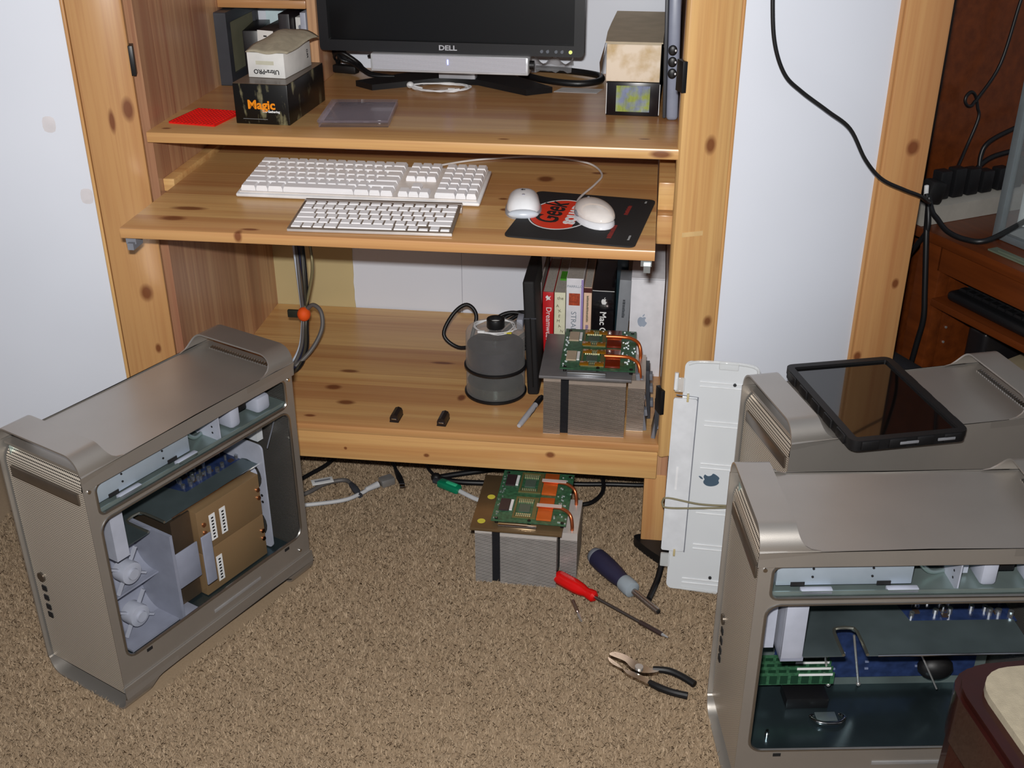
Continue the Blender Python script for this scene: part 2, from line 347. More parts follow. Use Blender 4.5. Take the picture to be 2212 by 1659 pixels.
for x0, x1 in ((XL, XL+.022), (XR-.0300, XR)):
    ob('cleat', M().rbox((x0, .02, ZT-.075), (x1, .55, ZT-.02), .002), P_X, arm, world=True); ob('cleat', M().rbox((x0, .04, ZT-.017), (x1, .55, ZT+(.008 if x0 < 0 else .035)), .002), P_X, arm, world=True)
ob('front_rail', M().rbox((XL, .004, .183), (XR, .024, ZB-.0185), .003), P_R, arm, world=True)
for x0, x1 in ((-.628, -.583), (.336, .381)):
    for y0 in (.02, .555): ob('leg', M().rbox((x0, y0, .0), (x1, y0+.045, .183), .003), P_DL, arm, world=True)
BEIGE = pm('beige_hardboard', (196, 178, 132), .7, var=.04, ns=6)
tor = [(-.405+random.uniform(-.0015, .0015), z) for z in np.linspace(.20, ZD-.03, 30)]
ob('back_panel', M().plate([(XL, .20)]+tor+[(XL, ZD-.03)], t0=YB+.001, t1=YB+.005, axis='y'), BEIGE, arm, world=True, label='bare beige strip of the back panel')
ob('back_panel', M().box((-.41, YB+.004, .2), (-.132, YB+.008, ZD-.02)), PANEL, arm, world=True, label='white painted back panel')
ob('back_panel', M().box((-.1312, YB+.004, .2), (XR, YB+.008, ZD-.02)), PANEL, arm, world=True, label='white painted back panel')
ob('back_panel', M().box((XL, YB+.003, ZD-.02), (XR, YB+.008, 1.58)), PANEL, arm, world=True, label='white painted back panel')
ob('divider', M().rbox((-.415, .42, ZD), (-.395, YB, 1.58), .002), P_Z, arm, world=True)
ob('cubby_shelf', M().rbox((XL, .42, 1.014), (-.4155, YB, 1.031), .002), P_X, arm, world=True)
def door(hinge, ang, f, mat, zs, z0=.238):
    """local x runs from the hinge outwards, front face at y=0, back at y=f*.02"""
    T = Matrix.Translation((hinge[0], hinge[1], 0)) @ Matrix.Rotation(rad(ang), 4, 'Z'); sw, z1, W_ = .096, 1.55, .50
    y = lambda a: sorted((f*a[0], f*a[1]))
    def bxs(lo, hi, r=.003):
        ys = y((lo[1], hi[1])); return M().rbox((lo[0], ys[0], lo[2]), (hi[0], ys[1], hi[2]), r, 2, T=T)
    d = ob('door', bxs((sw-.008, .008, z0+.04), (W_-sw+.008, .014, z1-.06), .0005), PANEL, arm, world=True, label='white door panel')
    ob('stile', bxs((0, 0, z0), (sw, .02, z1), .006), mat, d, world=True); ob('stile', bxs((W_-sw, 0, z0), (W_, .02, z1), .006), mat, d, world=True)
    ob('bead', bxs((sw, .003, z0+.05), (sw+.007, .016, z1-.07)), mat, d, world=True); ob('bead', bxs((W_-sw-.007, .003, z0+.05), (W_-sw, .016, z1-.07)), mat, d, world=True)
    ob('rail', bxs((sw, .001, z0), (W_-sw, .019, z0+.052)), P_R, d, world=True); ob('rail', bxs((sw, .001, z1-.07), (W_-sw, .019, z1)), P_R, d, world=True)
    for z in zs: ob('hinge', bxs((-.006, -.003, z-.026), (.002, .024, z+.026), .0006), BLACK, d, world=True, label='black hinge')
    return d
dl_ = door((-.6094, -.010), 200, -1, P_DL, (.99,), .215); dr = door((.3625, -.006), 22.5, 1, P_DR, (.985, .365))
PT = pm('wall_filler_patch', (222, 217, 220), .7); TLD = Matrix.Translation((-.6094, -.010, 0)) @ Matrix.Rotation(rad(200), 4, 'Z')
for u_, z_ in ((.158, .883), (.116, .7466)): ob('filler_patch', M().plate(spline([(u_-.009, z_-.012), (u_+.009, z_-.010), (u_+.008, z_+.014), (u_-.010, z_+.012)], 3), (), -.0081, -.0078, 'y', T=TLD), PT, dl_, world=True)
TR = Matrix.Translation((.3625, -.006, 0)) @ Matrix.Rotation(rad(22.5), 4, 'Z')
ob('tape', M().box((.014, -.0008, .700), (.055, .0, .709), T=TR), pm('clear_tape', (214, 178, 124), .2), dr, world=True)

# ------------------------------------------------------------------ aluminium tower computers
TD, TW_, TH = .475, .206, .511
PERF_F = perf('perforated_front', (216, 204, 188), metal=.4, hole=(30, 26, 22)); PERF_R = perf('perforated_rear', (150, 146, 140), pu=.0036, pv=.0036)
BLUE = pm('blue_circuit_board', (36, 50, 86), .35, var=.35, ns=60); GREENB = pm('green_circuit_board', (52, 92, 66), .35, var=.35, ns=140)
BRONZE = pm('bronze_anodised_cover', (162, 132, 96), .40, .5, var=.06, ns=5); COPPER = pm('copper_screw', (222, 168, 140), .22, 1)
SILV = pm('silver_drive_casing', (172, 186, 200), .4, .45, var=.04); LABEL = pm('white_sticker', (226, 226, 226), .6); INK = pm('black_ink', (24, 24, 26), .6)
SMOKE = pm('pale_grey_moulding', (138, 142, 158), .4); CAPM = pm('capacitor_can', (190, 194, 198), .25, .9)
def dcut(z):
    zz = TH-z if z > .25 else z
    return .086-math.sqrt(max(0, .033**2-zz*zz))
def shell(open_side):
    R = .030; pr = []
    def arc(cx, cz, a0, a1, n=8): return [(cx+R*math.cos(rad(a0+(a1-a0)*i/n)), cz+R*math.sin(rad(a0+(a1-a0)*i/n))) for i in range(n+1)]
    pr += [(0, .033), (0, .055), (0, .452), (0, .478)]+arc(R, TH-R, 180, 90)+arc(TW_-R, TH-R, 90, 0)+[(TW_, .478), (TW_, .033)]+arc(TW_-R, R, 0, -90)+arc(R, R, -90, -180)
    m = M(); n = len(pr)
    for i in range(n):
        (w0, z0), (w1, z1) = pr[i], pr[(i+1) % n]
        if abs(z0-z1)+abs(w0-w1) < 1e-6: continue
        side = min(z0, z1) >= .0329 and max(z0, z1) <= .4781
        if open_side and side and w0 == 0 and min(z0, z1) > .05 and max(z0, z1) < .46: continue
        c0, c1 = (TD/2, TD/2) if side else (dcut(z0), dcut(z1))
        m.add([(0, w0, z0), (c0, w0, z0), (c1, w1, z1), (0, w1, z1)], [(0, 1, 2, 3)]); m.add([(TD, w0, z0), (TD-c0, w0, z0), (TD-c1, w1, z1), (TD, w1, z1)], [(3, 2, 1, 0)])
    return m
def tower(name, label, loc, ang, kind):
    t = thing(name, label, 'computer', loc, rad(ang), 'aluminium tower computers')
    op = kind != 'closed'
    me = shell(op); bm_m = me
    o = bpy.data.meshes.new('outer_shell'); o.from_pydata(bm_m.v, [], bm_m.f)
    b = bmesh.new(); b.from_mesh(o); bmesh.ops.remove_doubles(b, verts=b.verts, dist=2e-5); bmesh.ops.recalc_face_normals(b, faces=b.faces)
    bmesh.ops.solidify(b, geom=b.faces[:], thickness=.003); bmesh.ops.recalc_face_normals(b, faces=b.faces); b.to_mesh(o); b.free()
    o.polygons.foreach_set('use_smooth', [True]*len(o.polygons)); o.set_sharp_from_angle(angle=rad(30))
    sh = ob('outer_shell', o, ALU, t)
    ob('top_plate', M().box((.012, .0032, .4715), (TD-.012, TW_-.0032, .4765)), ALU, t)
    ob('bottom_plate', M().box((.012, .0032, .034), (TD-.012, TW_-.0032, .038)), ALU, t)
    # perforated front, curling back under the handle
    m = M(); pf = [(.008, .034)]+[(.008, .44)]+[(.008+.045*(1-math.cos(rad(a))), .44+.034*math.sin(rad(a))) for a in range(15, 91, 15)]
    for (d0, z0), (d1, z1) in zip(pf, pf[1:]): m.add([(d0, .0035, z0), (d0, TW_-.0035, z0), (d1, TW_-.0035, z1), (d1, .0035, z1)], [(0, 1, 2, 3)])
    ob('front_panel', m, PERF_F, t)
    ob('drive_door', M().rbox((.004, .024, .416), (.0082, .190, .437), .001), pm('brushed_bar', (140, 130, 120), .35, .9), t)
    ob('power_button', M().cyl((.0045, .180, .215), (.0082, .180, .215), .009, 20), pm('button_metal', (120, 112, 104), .3, .9), t)
    for z in (.185, .165, .145, .128): ob('front_port', M().rbox((.006, .174, z), (.0083, .186, z+.011), .0008), INK, t)
    m = M(); pr2 = [(TD-.008, .034), (TD-.008, .455), (TD-.02, .470), (TD-.03, .4755)]
    for (d0, z0), (d1, z1) in zip(pr2, pr2[1:]): m.add([(d0, .0035, z0), (d0, TW_-.0035, z0), (d1, TW_-.0035, z1), (d1, .0035, z1)], [(3, 2, 1, 0)])
    ob('rear_panel', m, PERF_R, t)
    m = M()
    for i in range(26): w_ = .022+i*.0062; m.cyl((TD-.036, w_, .4762), (TD-.027, w_, .4772), .0021, 8)
    ob('vent_row', m, CHROME, t)
    if not op: return t
    # inner side frame with two openings
    up_o = rrect(.024, .394, .452, .4515, .012); lo_o = rrect(.021, .104, .455, .384, .020)
    fr = ob('side_frame', M().plate(rrect(.003, .053, TD-.003, .4545, .003), [up_o, lo_o], .0035, .0055, 'y'), ALU, t)
    for L in (lo_o, up_o): ob('frame_lip', M().tube([(a, .0045, z) for a, z in L], .0028, 6, True, 1), pm('frame_lip_metal', (176, 172, 166), .28, .95), fr)
    for p in ((.012, .446), (.462, .446), (.445, .072)): ob('screw', M().cyl((p[0], .001, p[1]), (p[0], .0036, p[1]), .0032, 12), CHROME, fr)
    ob('latch_slot', M().rbox((.215, .0020, .071), (.335, .0036, .078), .0008), pm('pale_slot', (188, 188, 190), .3, .6), fr)
    for x in (.06, .405): ob('notch', M().box((x, .0028, .092), (x+.012, .0036, .098)), INK, fr)
    ob('inner_wall', M().box((.012, .192, .04), (TD-.012, .194, .47)), GALV, t)
    ob('inner_floor', M().box((.012, .006, .058), (TD-.012, .192, .061)), pm('blue_black_sheet', (84, 100, 106), .22, .85, var=.3, ns=8), t)
    ob('bay_shelf', M().box((.010, .009, .393), (TD-.012, .192, .396)).box((.012, .009, .389), (TD-.012, .011, .403)), GALV, t)
    # upper bay
    od = ob('optical_drive', M().rbox((.034, .018, .407), (.228, .165, .452), .001), SILV, t)
    for x in (.055, .178): ob('drive_tab', M().box((x, .0168, .4065), (x+.02, .0182, .413)), INK, od); ob('drive_clip', M().rbox((x+.014, .009, .396), (x+.060, .020, .404), .002), LGREY, od)
    for x in (.085, .17):
        for z in (.422, .436): ob('screw', M().cyl((x, .0165, z), (x, .0185, z), .0018, 8), INK, od)
    hc = ob('drive_cage', M().box((.292, .012, .396), (.294, .16, .462)).box((.296, .05, .40), (.322, .052, .458)), LGREY, t)
    for z in (.408, .420, .434, .446): ob('cage_hole', M().cyl((.2915, .03, z), (.2925, .03, z), .002, 8), INK, hc)
    ob('curved_duct', M().tube([(.24, .06, .47), (.245, .05, .43), (.265, .05, .405), (.29, .06, .398)], .004, 8), GALV, t)
    ob('bay_latch', M().rbox((.328, .02, .399), (.352, .07, .445), .006), LGREY, t); ob('bay_latch', M().rbox((.395, .02, .399), (.428, .06, .43), .006), LGREY, t)
    for lo, hi in (((.345, .03, .418), (.378, .06, .440)), ((.382, .03, .430), (.400, .055, .448)), ((.352, .03, .441), (.44, .07, .452))): ob('bay_connector', M().rbox(lo, hi, .002), BLACK, t)
    # deflector plate between expansion and processor zones
    wn = .075 if kind == 'full' else .040; zp = .255
    tongue = [(.158, wn), (.158, wn+.052), (.166, wn+.062), (.186, wn+.062), (.194, wn+.052), (.194, wn)]
    out = [(.062 if kind == 'full' else .09, wn)]+tongue+[(.43, wn), (.448, wn+.012), (.448, .118), (.285, .118), (.270, .190), (.062 if kind == 'full' else .09, .190)]
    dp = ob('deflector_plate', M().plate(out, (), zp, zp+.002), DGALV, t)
    ob('tongue_loop', M().tube([(x, y, zp+.003) for x, y in tongue], .0028, 6, sub=2), pm('lip_metal', (170, 170, 160), .25, .9), dp)
    ob('plate_edge', M().cyl((.21, wn, zp+.001), (.43, wn, zp+.001), .0018, 6), CHROME, dp)
    lb = ob('logic_board', M().box((.278, .120, zp-.004), (.455, .190, zp-.002)), BLUE, t)
    for i in range(30):
        x = random.uniform(.285, .448); y = random.uniform(.126, .185); r = random.choice((.0025, .004, .0045)); h = random.uniform(.004, .011)
        ob('capacitor', M().cyl((x, y, zp-.002), (x, y, zp+h), r, 10), CAPM, lb)
    for i in range(9):
        x = random.uniform(.285, .44); y = random.uniform(.124, .18); ob('chip', M().box((x, y, zp-.002), (x+.010, y+.008, zp+.001)), pm('chip_brown', (58, 46, 40), .5), lb)
    if kind == 'full':
        for z0, z1 in ((.158, .2485), (.063, .1565)):
            c = ob('processor_cover', M().rbox((.252, .060, z0), (.412, .180, z1), .0012), BRONZE, t)
            for x in (.262, .402):
                for z in (z0+.044, z0+.062): ob('copper_stud', M().cyl((x+.004, .0575, z-.004), (x+.004, .0602, z-.004), .0045, 12), COPPER, c)
            for q in ((.280, .306) if z0 > .1 else (.283,)):
                st = ob('sticker', M().box((q, .0593, z0+.014), (q+.0145, .0601, z0+.070)), LABEL, c)
                for j in range(7): ob('barcode_line', M().box((q+.0045, .0590, z0+.018+j*.007), (q+.010, .0594, z0+.0215+j*.007)), INK, c)
        ob('cover_knob', M().cyl((.262, .056, .158), (.262, .061, .158), .008, 16), pm('dark_brass', (70, 58, 36), .5), t)
        ob('processor_sink', M().box((.205, .075, .066), (.2505, .175, .25)), pm('brown_alloy', (120, 104, 88), .4, .8), t)
        # front fan block: two stacked round housings in a moulded frame
        fb = ob('fan_block', M().box((.068, .145, .066), (.178, .150, .25)).box((.172, .040, .066), (.178, .150, .252)).box((.066, .052, .064), (.178, .15, .068)).rbox((.178, .035, .064), (.215, .10, .067), .001), SMOKE, t)
        for zc in (.112, .205):
            m = M(); ro, ri = .048, .0455; A_ = [rad(-100+200*i/20) for i in range(21)]
            ring = [(.095+ro*math.cos(t_), zc+ro*math.sin(t_)) for t_ in A_]+[(.095+ri*math.cos(t_), zc+ri*math.sin(t_)) for t_ in reversed(A_)]
            m.plate([(w_, z_) for w_, z_ in ring], (), .074, .172, 'x'); ob('fan_duct', m, SMOKE, fb)
            hb = ob('fan_hub', M().lathe([(.0, .020), (.010, .020), (.011, .016), (.020, .014), (.021, .010), (.021, -.012), (0, -.012)], 24, T=Matrix.Translation((.105, .082, zc)) @ Matrix.Rotation(rad(90), 4, 'X')), LGREY, fb)
            m = M()
            for k in range(4): m.box((.016, -.003, -.002), (.045, .003, .002), T=Matrix.Translation((.105, .082, zc)) @ Matrix.Rotation(rad(90*k+35), 4, 'Y'))
            ob('fan_strut', m, LGREY, fb)
        ob('fan_post', M().box((.066, .05, .262), (.070, .15, .372)).box((.066, .045, .262), (.092, .05, .385)), LGREY, t)
        ob('plastic_paddle', M().rbox((.186, .050, .125), (.238, .053, .20), .001).rbox((.232, .030, .112), (.256, .0335, .218), .006, 3), SMOKE, t)
        rf = ob('rear_fan_panel', M().plate(rrect(.062, .064, .17, .30, .01), [circ(.105, .115, .034), circ(.105, .225, .034)], .430, .434, 'x'), LGREY, t)
        for zc in (.115, .225): ob('rear_fan_hub', M().lathe([(0, .01), (.016, .01), (.018, 0), (0, 0)], 20, T=Matrix.Translation((.436, .105, zc)) @ Matrix.Rotation(rad(-90), 4, 'Y')), LGREY, rf)
        for z in (.17, .185): ob('panel_hole', M().cyl((.429, .075, z), (.4305, .075, z), .003, 10), INK, rf)
        ob('paper_card', M().box((.016, .035, .0612), (.060, .135, .063)), pm('cream_card', (226, 222, 204), .7), t)
        ob('blade_spring', M().tube([(.435, .05, .30), (.452, .04, .36), (.455, .05, .375)], .006, 6, flat=.2), LGREY, t)
        ob('slot_stack', M().box((.44, .08, .30), (.455, .18, .385)), pm('slot_plastic', (196, 200, 204), .4), t)
    else:
        # empty processor zone: fan panel, main board, memory sticks, pins
        fp = ob('fan_panel', M().rbox((.060, .03, .262), (.092, .036, .385), .001).box((.060, .036, .262), (.064, .16, .385)).box((.040, .06, .258), (.056, .062, .385)), LGREY, t)
        ob('fan_panel_foot', M().box((.060, .031, .256), (.094, .08, .262)), SMOKE, fp)
        bd = ob('main_board', M().box((.10, .183, .085), (.44, .186, .25)), BLUE, t)
        for k in range(4):
            st = ob('memory_stick', M().box((.060, .142+k*.011, .108+k*.003), (.190, .1435+k*.011, .132+k*.003)), GREENB, t)
            for j in range(7): ob('memory_chip', M().box((.066+j*.0175, .1405+k*.011, .111+k*.003), (.078+j*.0175, .142+k*.011, .127+k*.003)), pm('chip_dark_green', (26, 58, 40), .4), st)
            ob('memory_label', M().box((.130, .1400+k*.011, .1275+k*.003), (.186, .1408+k*.011, .1318+k*.003)), LABEL, st)
        ob('black_block', M().rbox((.115, .135, .062), (.185, .176, .082), .001), BLACK, t)  # low flat black block on the inner floor
        ob('cream_connector', M().rbox((.232, .16, .215), (.258, .184, .25), .001), pm('cream_plastic', (206, 196, 170), .5), t)
        ob('cream_connector', M().rbox((.168, .165, .20), (.178, .184, .226), .001), pm('yellow_cream_plastic', (216, 206, 120), .5), t)
        for x, x2 in ((.17, .185), (.22, .235)): pn = ob('standoff_pin', M().cyl((x, .165, .190), (x2, .150, .10), .002, 8).sph((x2, .150, .10), .004, 10, 6), STEEL, t)
        for x in (.355, .375, .325): ob('capacitor', M().cyl((x, .183, .232), (x, .165, .232), .006, 12), CAPM, bd)
        for i in range(26):
            x = random.uniform(.19, .43); z = random.uniform(.10, .24); ob('chip', M().box((x, .181, z), (x+.006, .1832, z+.003)), pm('pale_solder', (120, 130, 160), .4), bd)
        ob('dark_coil', M().sph((.365, .165, .12), (.03, .02, .022), 14, 8), RUB, t)
        ob('wire_lead', M().tube([(.33, .15, .16), (.345, .14, .13), (.36, .135, .10)], .0015, 6), STEEL, t)
        ob('floor_loop', M().tube([(.155, .118, .062), (.150, .110, .0665), (.162, .097, .0675), (.190, .095, .0675), (.205, .108, .0665), (.20, .120, .062)], .0035, 8), CHROME, t)
        ob('floor_loop_plate', M().rbox((.160, .106, .061), (.194, .126, .063), .001), pm('pale_zinc', (160, 176, 180), .3, .8), t)
        for p in ((.255, .03), (.07, .075)): ob('floor_peg', M().lathe([(.004, 0), (.004, .008), (.003, .009), (.003, .013), (.0018, .016), (0, .0165)], 12, (p[0], p[1], .061)), CHROME, t)
    return t
tower('tower_computer', 'silver tower computer open at the side with bronze processor covers, left by the armoire', (-.5249, -.5746, .001), 64.6351, 'full')
tower('tower_computer', 'closed silver tower computer with a tablet lying on top', (.5621, -.3352, .001), 18.6178, 'closed')
tower('tower_computer', 'open silver tower computer with an empty processor bay, in front of the closed one', (.4910, -.6406, .001), 8.4217, 'empty')
# tablet in a black case, lying across the closed tower
BT = Matrix.Translation((.5621, -.3352, 0)) @ Matrix.Rotation(rad(18.6178), 4, 'Z')
tq = thing('tablet', 'black tablet in a rugged rubber case lying on the closed tower', 'tablet', mtx=BT @ Matrix.Translation((.186, .092, .4785)) @ Matrix.Rotation(rad(-1.5), 4, 'Z'))
m = M().plate(rrect(-.100, -.138, .100, .138, .014), (), 0, .010); ob('case_back', m, RUB, tq)
m = M().plate(rrect(-.101, -.139, .101, .139, .015), [rrect(-.088, -.126, .088, .126, .004)], .008, .0195)
for i in range(5):
    for s in (-1, 1): m.rbox((-.104 if s < 0 else .098, -.115+i*.05, .002), (-.098 if s < 0 else .104, -.085+i*.05, .0185), .002); 
for i in range(4):
    for s in (-1, 1): m.rbox((-.085+i*.047, -.142 if s < 0 else .136, .002), (-.055+i*.047, -.136 if s < 0 else .142, .0185), .002)
ob('case_rim', m, RUB, tq)
ob('screen', M().box((-.089, -.127, .0135), (.089, .127, .0150)), pm('black_glass', (10, 9, 9), .06, var=.02, spec=.6, coat=.6), tq)
for x0, x1 in ((-.02, .012), (.045, .075)): ob('side_button', M().rbox((x0, -.1428, .008), (x1, -.1405, .013), .0008), pm('grey_button', (120, 120, 124), .3), tq)

# ------------------------------------------------------------------ on the desk shelf
def cable(name, pts, r, mat, label, cat='cable', group=None, n=8, sub=7): return solo(name, M().tube(pts, r, n, sub=sub), mat, label, cat, group=group)
def rot(loc, deg): return Matrix.Translation(loc) @ Matrix.Rotation(rad(deg), 4, 'Z')
# monitor
mo = thing('computer_monitor', 'large black flat computer monitor standing on the desk shelf', 'monitor', (-.103, .375, ZD), rad(-1.7))
BEZ = pm('black_bezel', (26, 26, 29), .4); z0 = .082
ob('bezel', M().plate(rrect(-.2725, z0, .2725, z0+.372, .008), [rrect(-.2525, z0+.022, .2525, z0+.352, .001)], -.016, .012, 'y'), BEZ, mo)
ob('screen', M().box((-.254, -.008, z0+.02), (.254, -.005, z0+.354)), pm('dark_lcd', (9, 9, 11), .28, var=.02), mo)
ob('back_shell', M().rbox((-.265, .012, z0+.01), (.265, .05, z0+.36), .01), BEZ, mo)
txt('lettering', 'DELL', .0135, (-.004, -.0162, z0+.011), (1, 0, 0), (0, 0, 1), pm('silver_print', (200, 200, 205), .3, .3), mo, bold=.0004, sx=1.25)
for x in (.188, .200, .217, .229): ob('button', M().cyl((x, -.016, z0+.010), (x, -.0185, z0+.010), .0032, 12), CHROME, mo)
ob('power_button', M().cyl((.246, -.016, z0+.010), (.246, -.0185, z0+.010), .0037, 14), emit('amber_green_led', (206, 214, 120), .5), mo)
ob('column', M().rbox((-.046, .078, .0), (.034, .105, .30), .003), pm('silver_stand', (190, 190, 196), .35, .3), mo)
ob('stand_foot', M().plate([(-.05, .075), (-.17, -.005), (-.215, .03), (-.09, .16), (-.05, .20), (.04, .20), (.08, .16), (.205, .03), (.155, -.005), (.04, .075)], (), 0.0, .012), BLACK, mo)
# sound bar under the monitor
sb = thing('sound_bar', 'slim silver sound bar clipped under the black monitor', 'speaker', (-.103, .355, .906), rad(-1.7))
GRL = perf('speaker_mesh', (200, 200, 208), 'xz', .0024, .0024, .2, .5, (160, 160, 168))
ob('casing', M().rbox((-.163, -.012, 0), (.163, .03, .036), .003), pm('silver_casing', (206, 208, 212), .3, .3), sb)
ob('grille', M().box((-.158, -.0135, .005), (.158, -.0118, .0345)), GRL, sb)
ob('status_light', M().rbox((-.003, -.0143, .018), (-.0003, -.0134, .028), .0006), emit('blue_led', (110, 120, 255), 6), sb)
ob('volume_knob', M().cyl((.163, .008, .018), (.172, .008, .018), .009, 16), BLACK, sb)
# earphones coil
ep = thing('earphones', 'white earphones coiled in front of the monitor stand', 'earphones', (-.135, .405, ZD))
pts = []
for i in range(56):
    a = i*2*math.pi/14; k = 1+.10*math.sin(i*1.7); pts.append((.060*k*math.cos(a)+.006*math.sin(i*.9), .036*k*math.sin(a)-.003*(i/14), .0018+.004*(i/56)+.002*abs(math.sin(i*1.3))))
ob('wire', M().tube(pts, .0015, 6, sub=3), WHITE, ep); ob('earbud', M().sph((-.062, -.004, .008), (.008, .008, .007)).cyl((-.054, -.006, .006), (-.035, -.010, .003), .002, 8), WHITE, ep)
ob('plug', M().cyl((.020, -.013, .003), (.034, -.012, .003), .0024, 10), WHITE, ep)
# black leads either side of the stand
cb = thing('cable_bundle', 'tangle of black leads and plugs left of the monitor stand', 'cables', (-.34, .50, ZD))
for i in range(7):
    o1 = [random.uniform(-.01, .01) for _ in range(4)]
    ob('lead', M().tube([(-.055+o1[0], .06, .008), (-.05+o1[1], .03, .03+i*.004), (-.03, .005+o1[2], .055-i*.003), (.0+o1[3], .0, .03), (.04, -.03+o1[1], .014), (.09+o1[0], -.04, .012)], .0035, 8), CABLE, cb)
ob('plug', M().rbox((-.06, .0, .004), (.0, .022, .022), .005, T=Matrix.Rotation(rad(-15), 4, 'Z')), RUB, cb); ob('jack', M().tube([(.03, .0, .045), (.06, -.005, .05), (.085, -.02, .048)], [.0025, .0045, .006], 8), CABLE, cb)
cable('power_lead', [(.02, .52, ZD+.012), (.08, .47, ZD+.010), (.15, .45, ZD+.009), (.195, .475, ZD+.010), (.19, .53, ZD+.010), (.12, .57, ZD+.010), (.05, .575, ZD+.012)], .007, CABLE, 'thick black lead looping right of the monitor stand')
bagm = M(); nx, ny = 12, 6
for i in range(nx+1):
    for j in range(ny+1): bagm.v.append((.035+.10*i/nx, .485+.07*j/ny, ZD+.022+.028*math.sin(math.pi*j/ny)*(.6+.4*math.sin(i*1.1))+.006*random.random()))
for i in range(nx):
    for j in range(ny): a = i*(ny+1)+j; bagm.f.append((a, a+1, a+ny+2, a+ny+1)); bagm.mi.append(0)
solo('plastic_bag', bagm, glassm('clear_bag', (206, 206, 210), .25, .12), 'crumpled clear plastic bag behind the sound bar', 'bag')
solo('plastic_sleeve', M().plate([(.105, .405), (.195, .40), (.205, .44), (.12, .445)], (), ZD+.0003, ZD+.0012), glassm('sleeve_film', (244, 244, 244), .30, .15), 'flat clear plastic sleeve beside the black lead', 'sleeve')
# red grid mat
rm = M().box((-.048, -.054, 0), (.048, .054, .0022))
for i in range(13):
    rm.box((-.048+i*.00785, -.054, .0022), (-.0458+i*.00785, .054, .004)); rm.box((-.048, -.054+i*.00885, .0022), (.048, -.0518+i*.00885, .0038))
solo('grid_mat', rm, pm('red_rubber', (222, 16, 10), .5), 'small red square rubber grid mat at the left of the desk shelf', 'mat', (-.534, .112, ZD), rz=rad(-9))
# card box with fantasy art
fp = N('dark_art_print'); fp.set(.35)
v = fp.mapv(fp.obj(), (16, 16, 9), (0, rad(42), 0)); s1 = fp.noise(v, 2.2, 5, .6); wv_ = fp.noise(fp.mapv(fp.obj(), (60, 20, 8), (0, rad(42), 0)), 1, 3)
fp.l(fp.mix(fp.ramp(fp.math('MULTIPLY', s1, wv_), .30, .50), (14, 12, 10), (176, 168, 128)), fp.b.inputs['Base Color'])
mb = thing('card_box', 'black fantasy card game box with orange lettering under the white box', 'box', (-.405, .180, ZD), rad(-3))
ob('carton', M().rbox((-.053, -.102, 0), (.053, .102, .0745), .0015), fp.m, mb); ob('lid_top', M().box((-.0525, -.1015, .0745), (.0525, .1015, .0752)), pm('brown_glossy_card', (92, 74, 58), .3), mb)
txt('lettering', 'Magic', .0225, (0, -.1024, .036), (1, 0, 0), (0, 0, 1), pm('orange_print', (236, 140, 20), .4), mb, bold=.0007, sx=1.05)
txt('lettering', 'The Gathering', .0058, (.018, -.1024, .0245), (1, 0, 0), (0, 0, 1), LABEL, mb, bold=.0002)
ob('edge_line', M().box((-.038, -.1024, .0095), (.010, -.1019, .0102)), pm('grey_print', (140, 140, 140), .5), mb)
ub = thing('card_box', 'small white card box with upside-down lettering on the black box', 'box', (-.405, .185, ZD+.0755), rad(-6))
ob('carton', M().rbox((-.037, -.058, 0), (.037, .070, .046), .001), OFFW, ub)
txt('lettering', 'Ultra•PRO', .0118, (.0, -.0584, .0115), (-1, 0, 0), (0, 0, -1), INK, ub, bold=.0002)
ob('faded_patch', M().box((-.020, -.0585, .024), (.016, -.0580, .031)), pm('faded_print', (200, 196, 176), .7), ub)
txt('lettering', 'PRO', .009, (.0374, .052, .026), (0, 0, 1), (0, 1, 0), INK, ub)
fm = M(); nx = 14
for i in range(nx+1):
    for j in range(nx+1):
        u, q = i/nx, j/nx; fm.v.append((-.038+.083*u+.010*q*u, -.060+.135*q, .047+.021*math.sin(math.pi*min(1, q*1.05)*.62)*math.sin(math.pi*(.15+.75*u))+.002*q+.002*math.sin(9*u+7*q)))
for i in range(nx):
    for j in range(nx): a = i*(nx+1)+j; fm.f.append((a, a+nx+1, a+nx+2, a+1)); fm.mi.append(0)
ff = ob('bent_flap', fm, pm('dusty_cardboard', (172, 162, 140), .9, var=.1, ns=60, bump=.3), ub); sd = ff.modifiers.new('thick', 'SOLIDIFY'); sd.thickness = .0015
# clear disc case
jc = thing('disc_case', 'clear violet-tinted plastic disc case lying on the desk shelf', 'case', (-.247, .160, ZD), rad(6))
JW = glassm('violet_clear_plastic', (232, 222, 236), .05, .06); ob('lid', M().rbox((-.066, -.083, .0085), (.066, .083, .0135), .001), JW, jc); ob('base', M().rbox((-.064, -.083, 0), (.066, .083, .008), .001), JW, jc)
ob('inlay', M().box((-.056, -.066, .0078), (.062, .078, .0086)), pm('dark_inlay', (84, 66, 66), .3), jc)
# two long card boxes stacked on the right
ar = N('forest_art_print'); ar.set(.4); ar.l(ar.mix(ar.noise(ar.mapv(ar.obj(), (90, 20, 25)), 1, 4, .7), (58, 66, 40), ar.mix(ar.ramp(ar.noise(ar.obj(), 45, 2), .4, .6), (176, 190, 70), (150, 160, 206))), ar.b.inputs['Base Color'])
lb1 = thing('card_box', 'long black card box with a green picture on its end, lower right', 'box', (.2725, .224, ZD), rad(-1.5))
ob('carton', M().rbox((-.0505, 0, 0), (.0505, .355, .0635), .0015), pm('glossy_black_card', (20, 16, 20), .25), lb1); ob('picture', M().box((-.032, -.0006, .008), (.032, 0, .057)), ar.m, lb1); ob('worn_edge', M().box((-.0508, -.0009, .003), (-.0497, .0, .061)), LABEL, lb1); ob('worn_edge', M().box((.0497, -.0009, .003), (.0508, .0, .061)), LABEL, lb1)
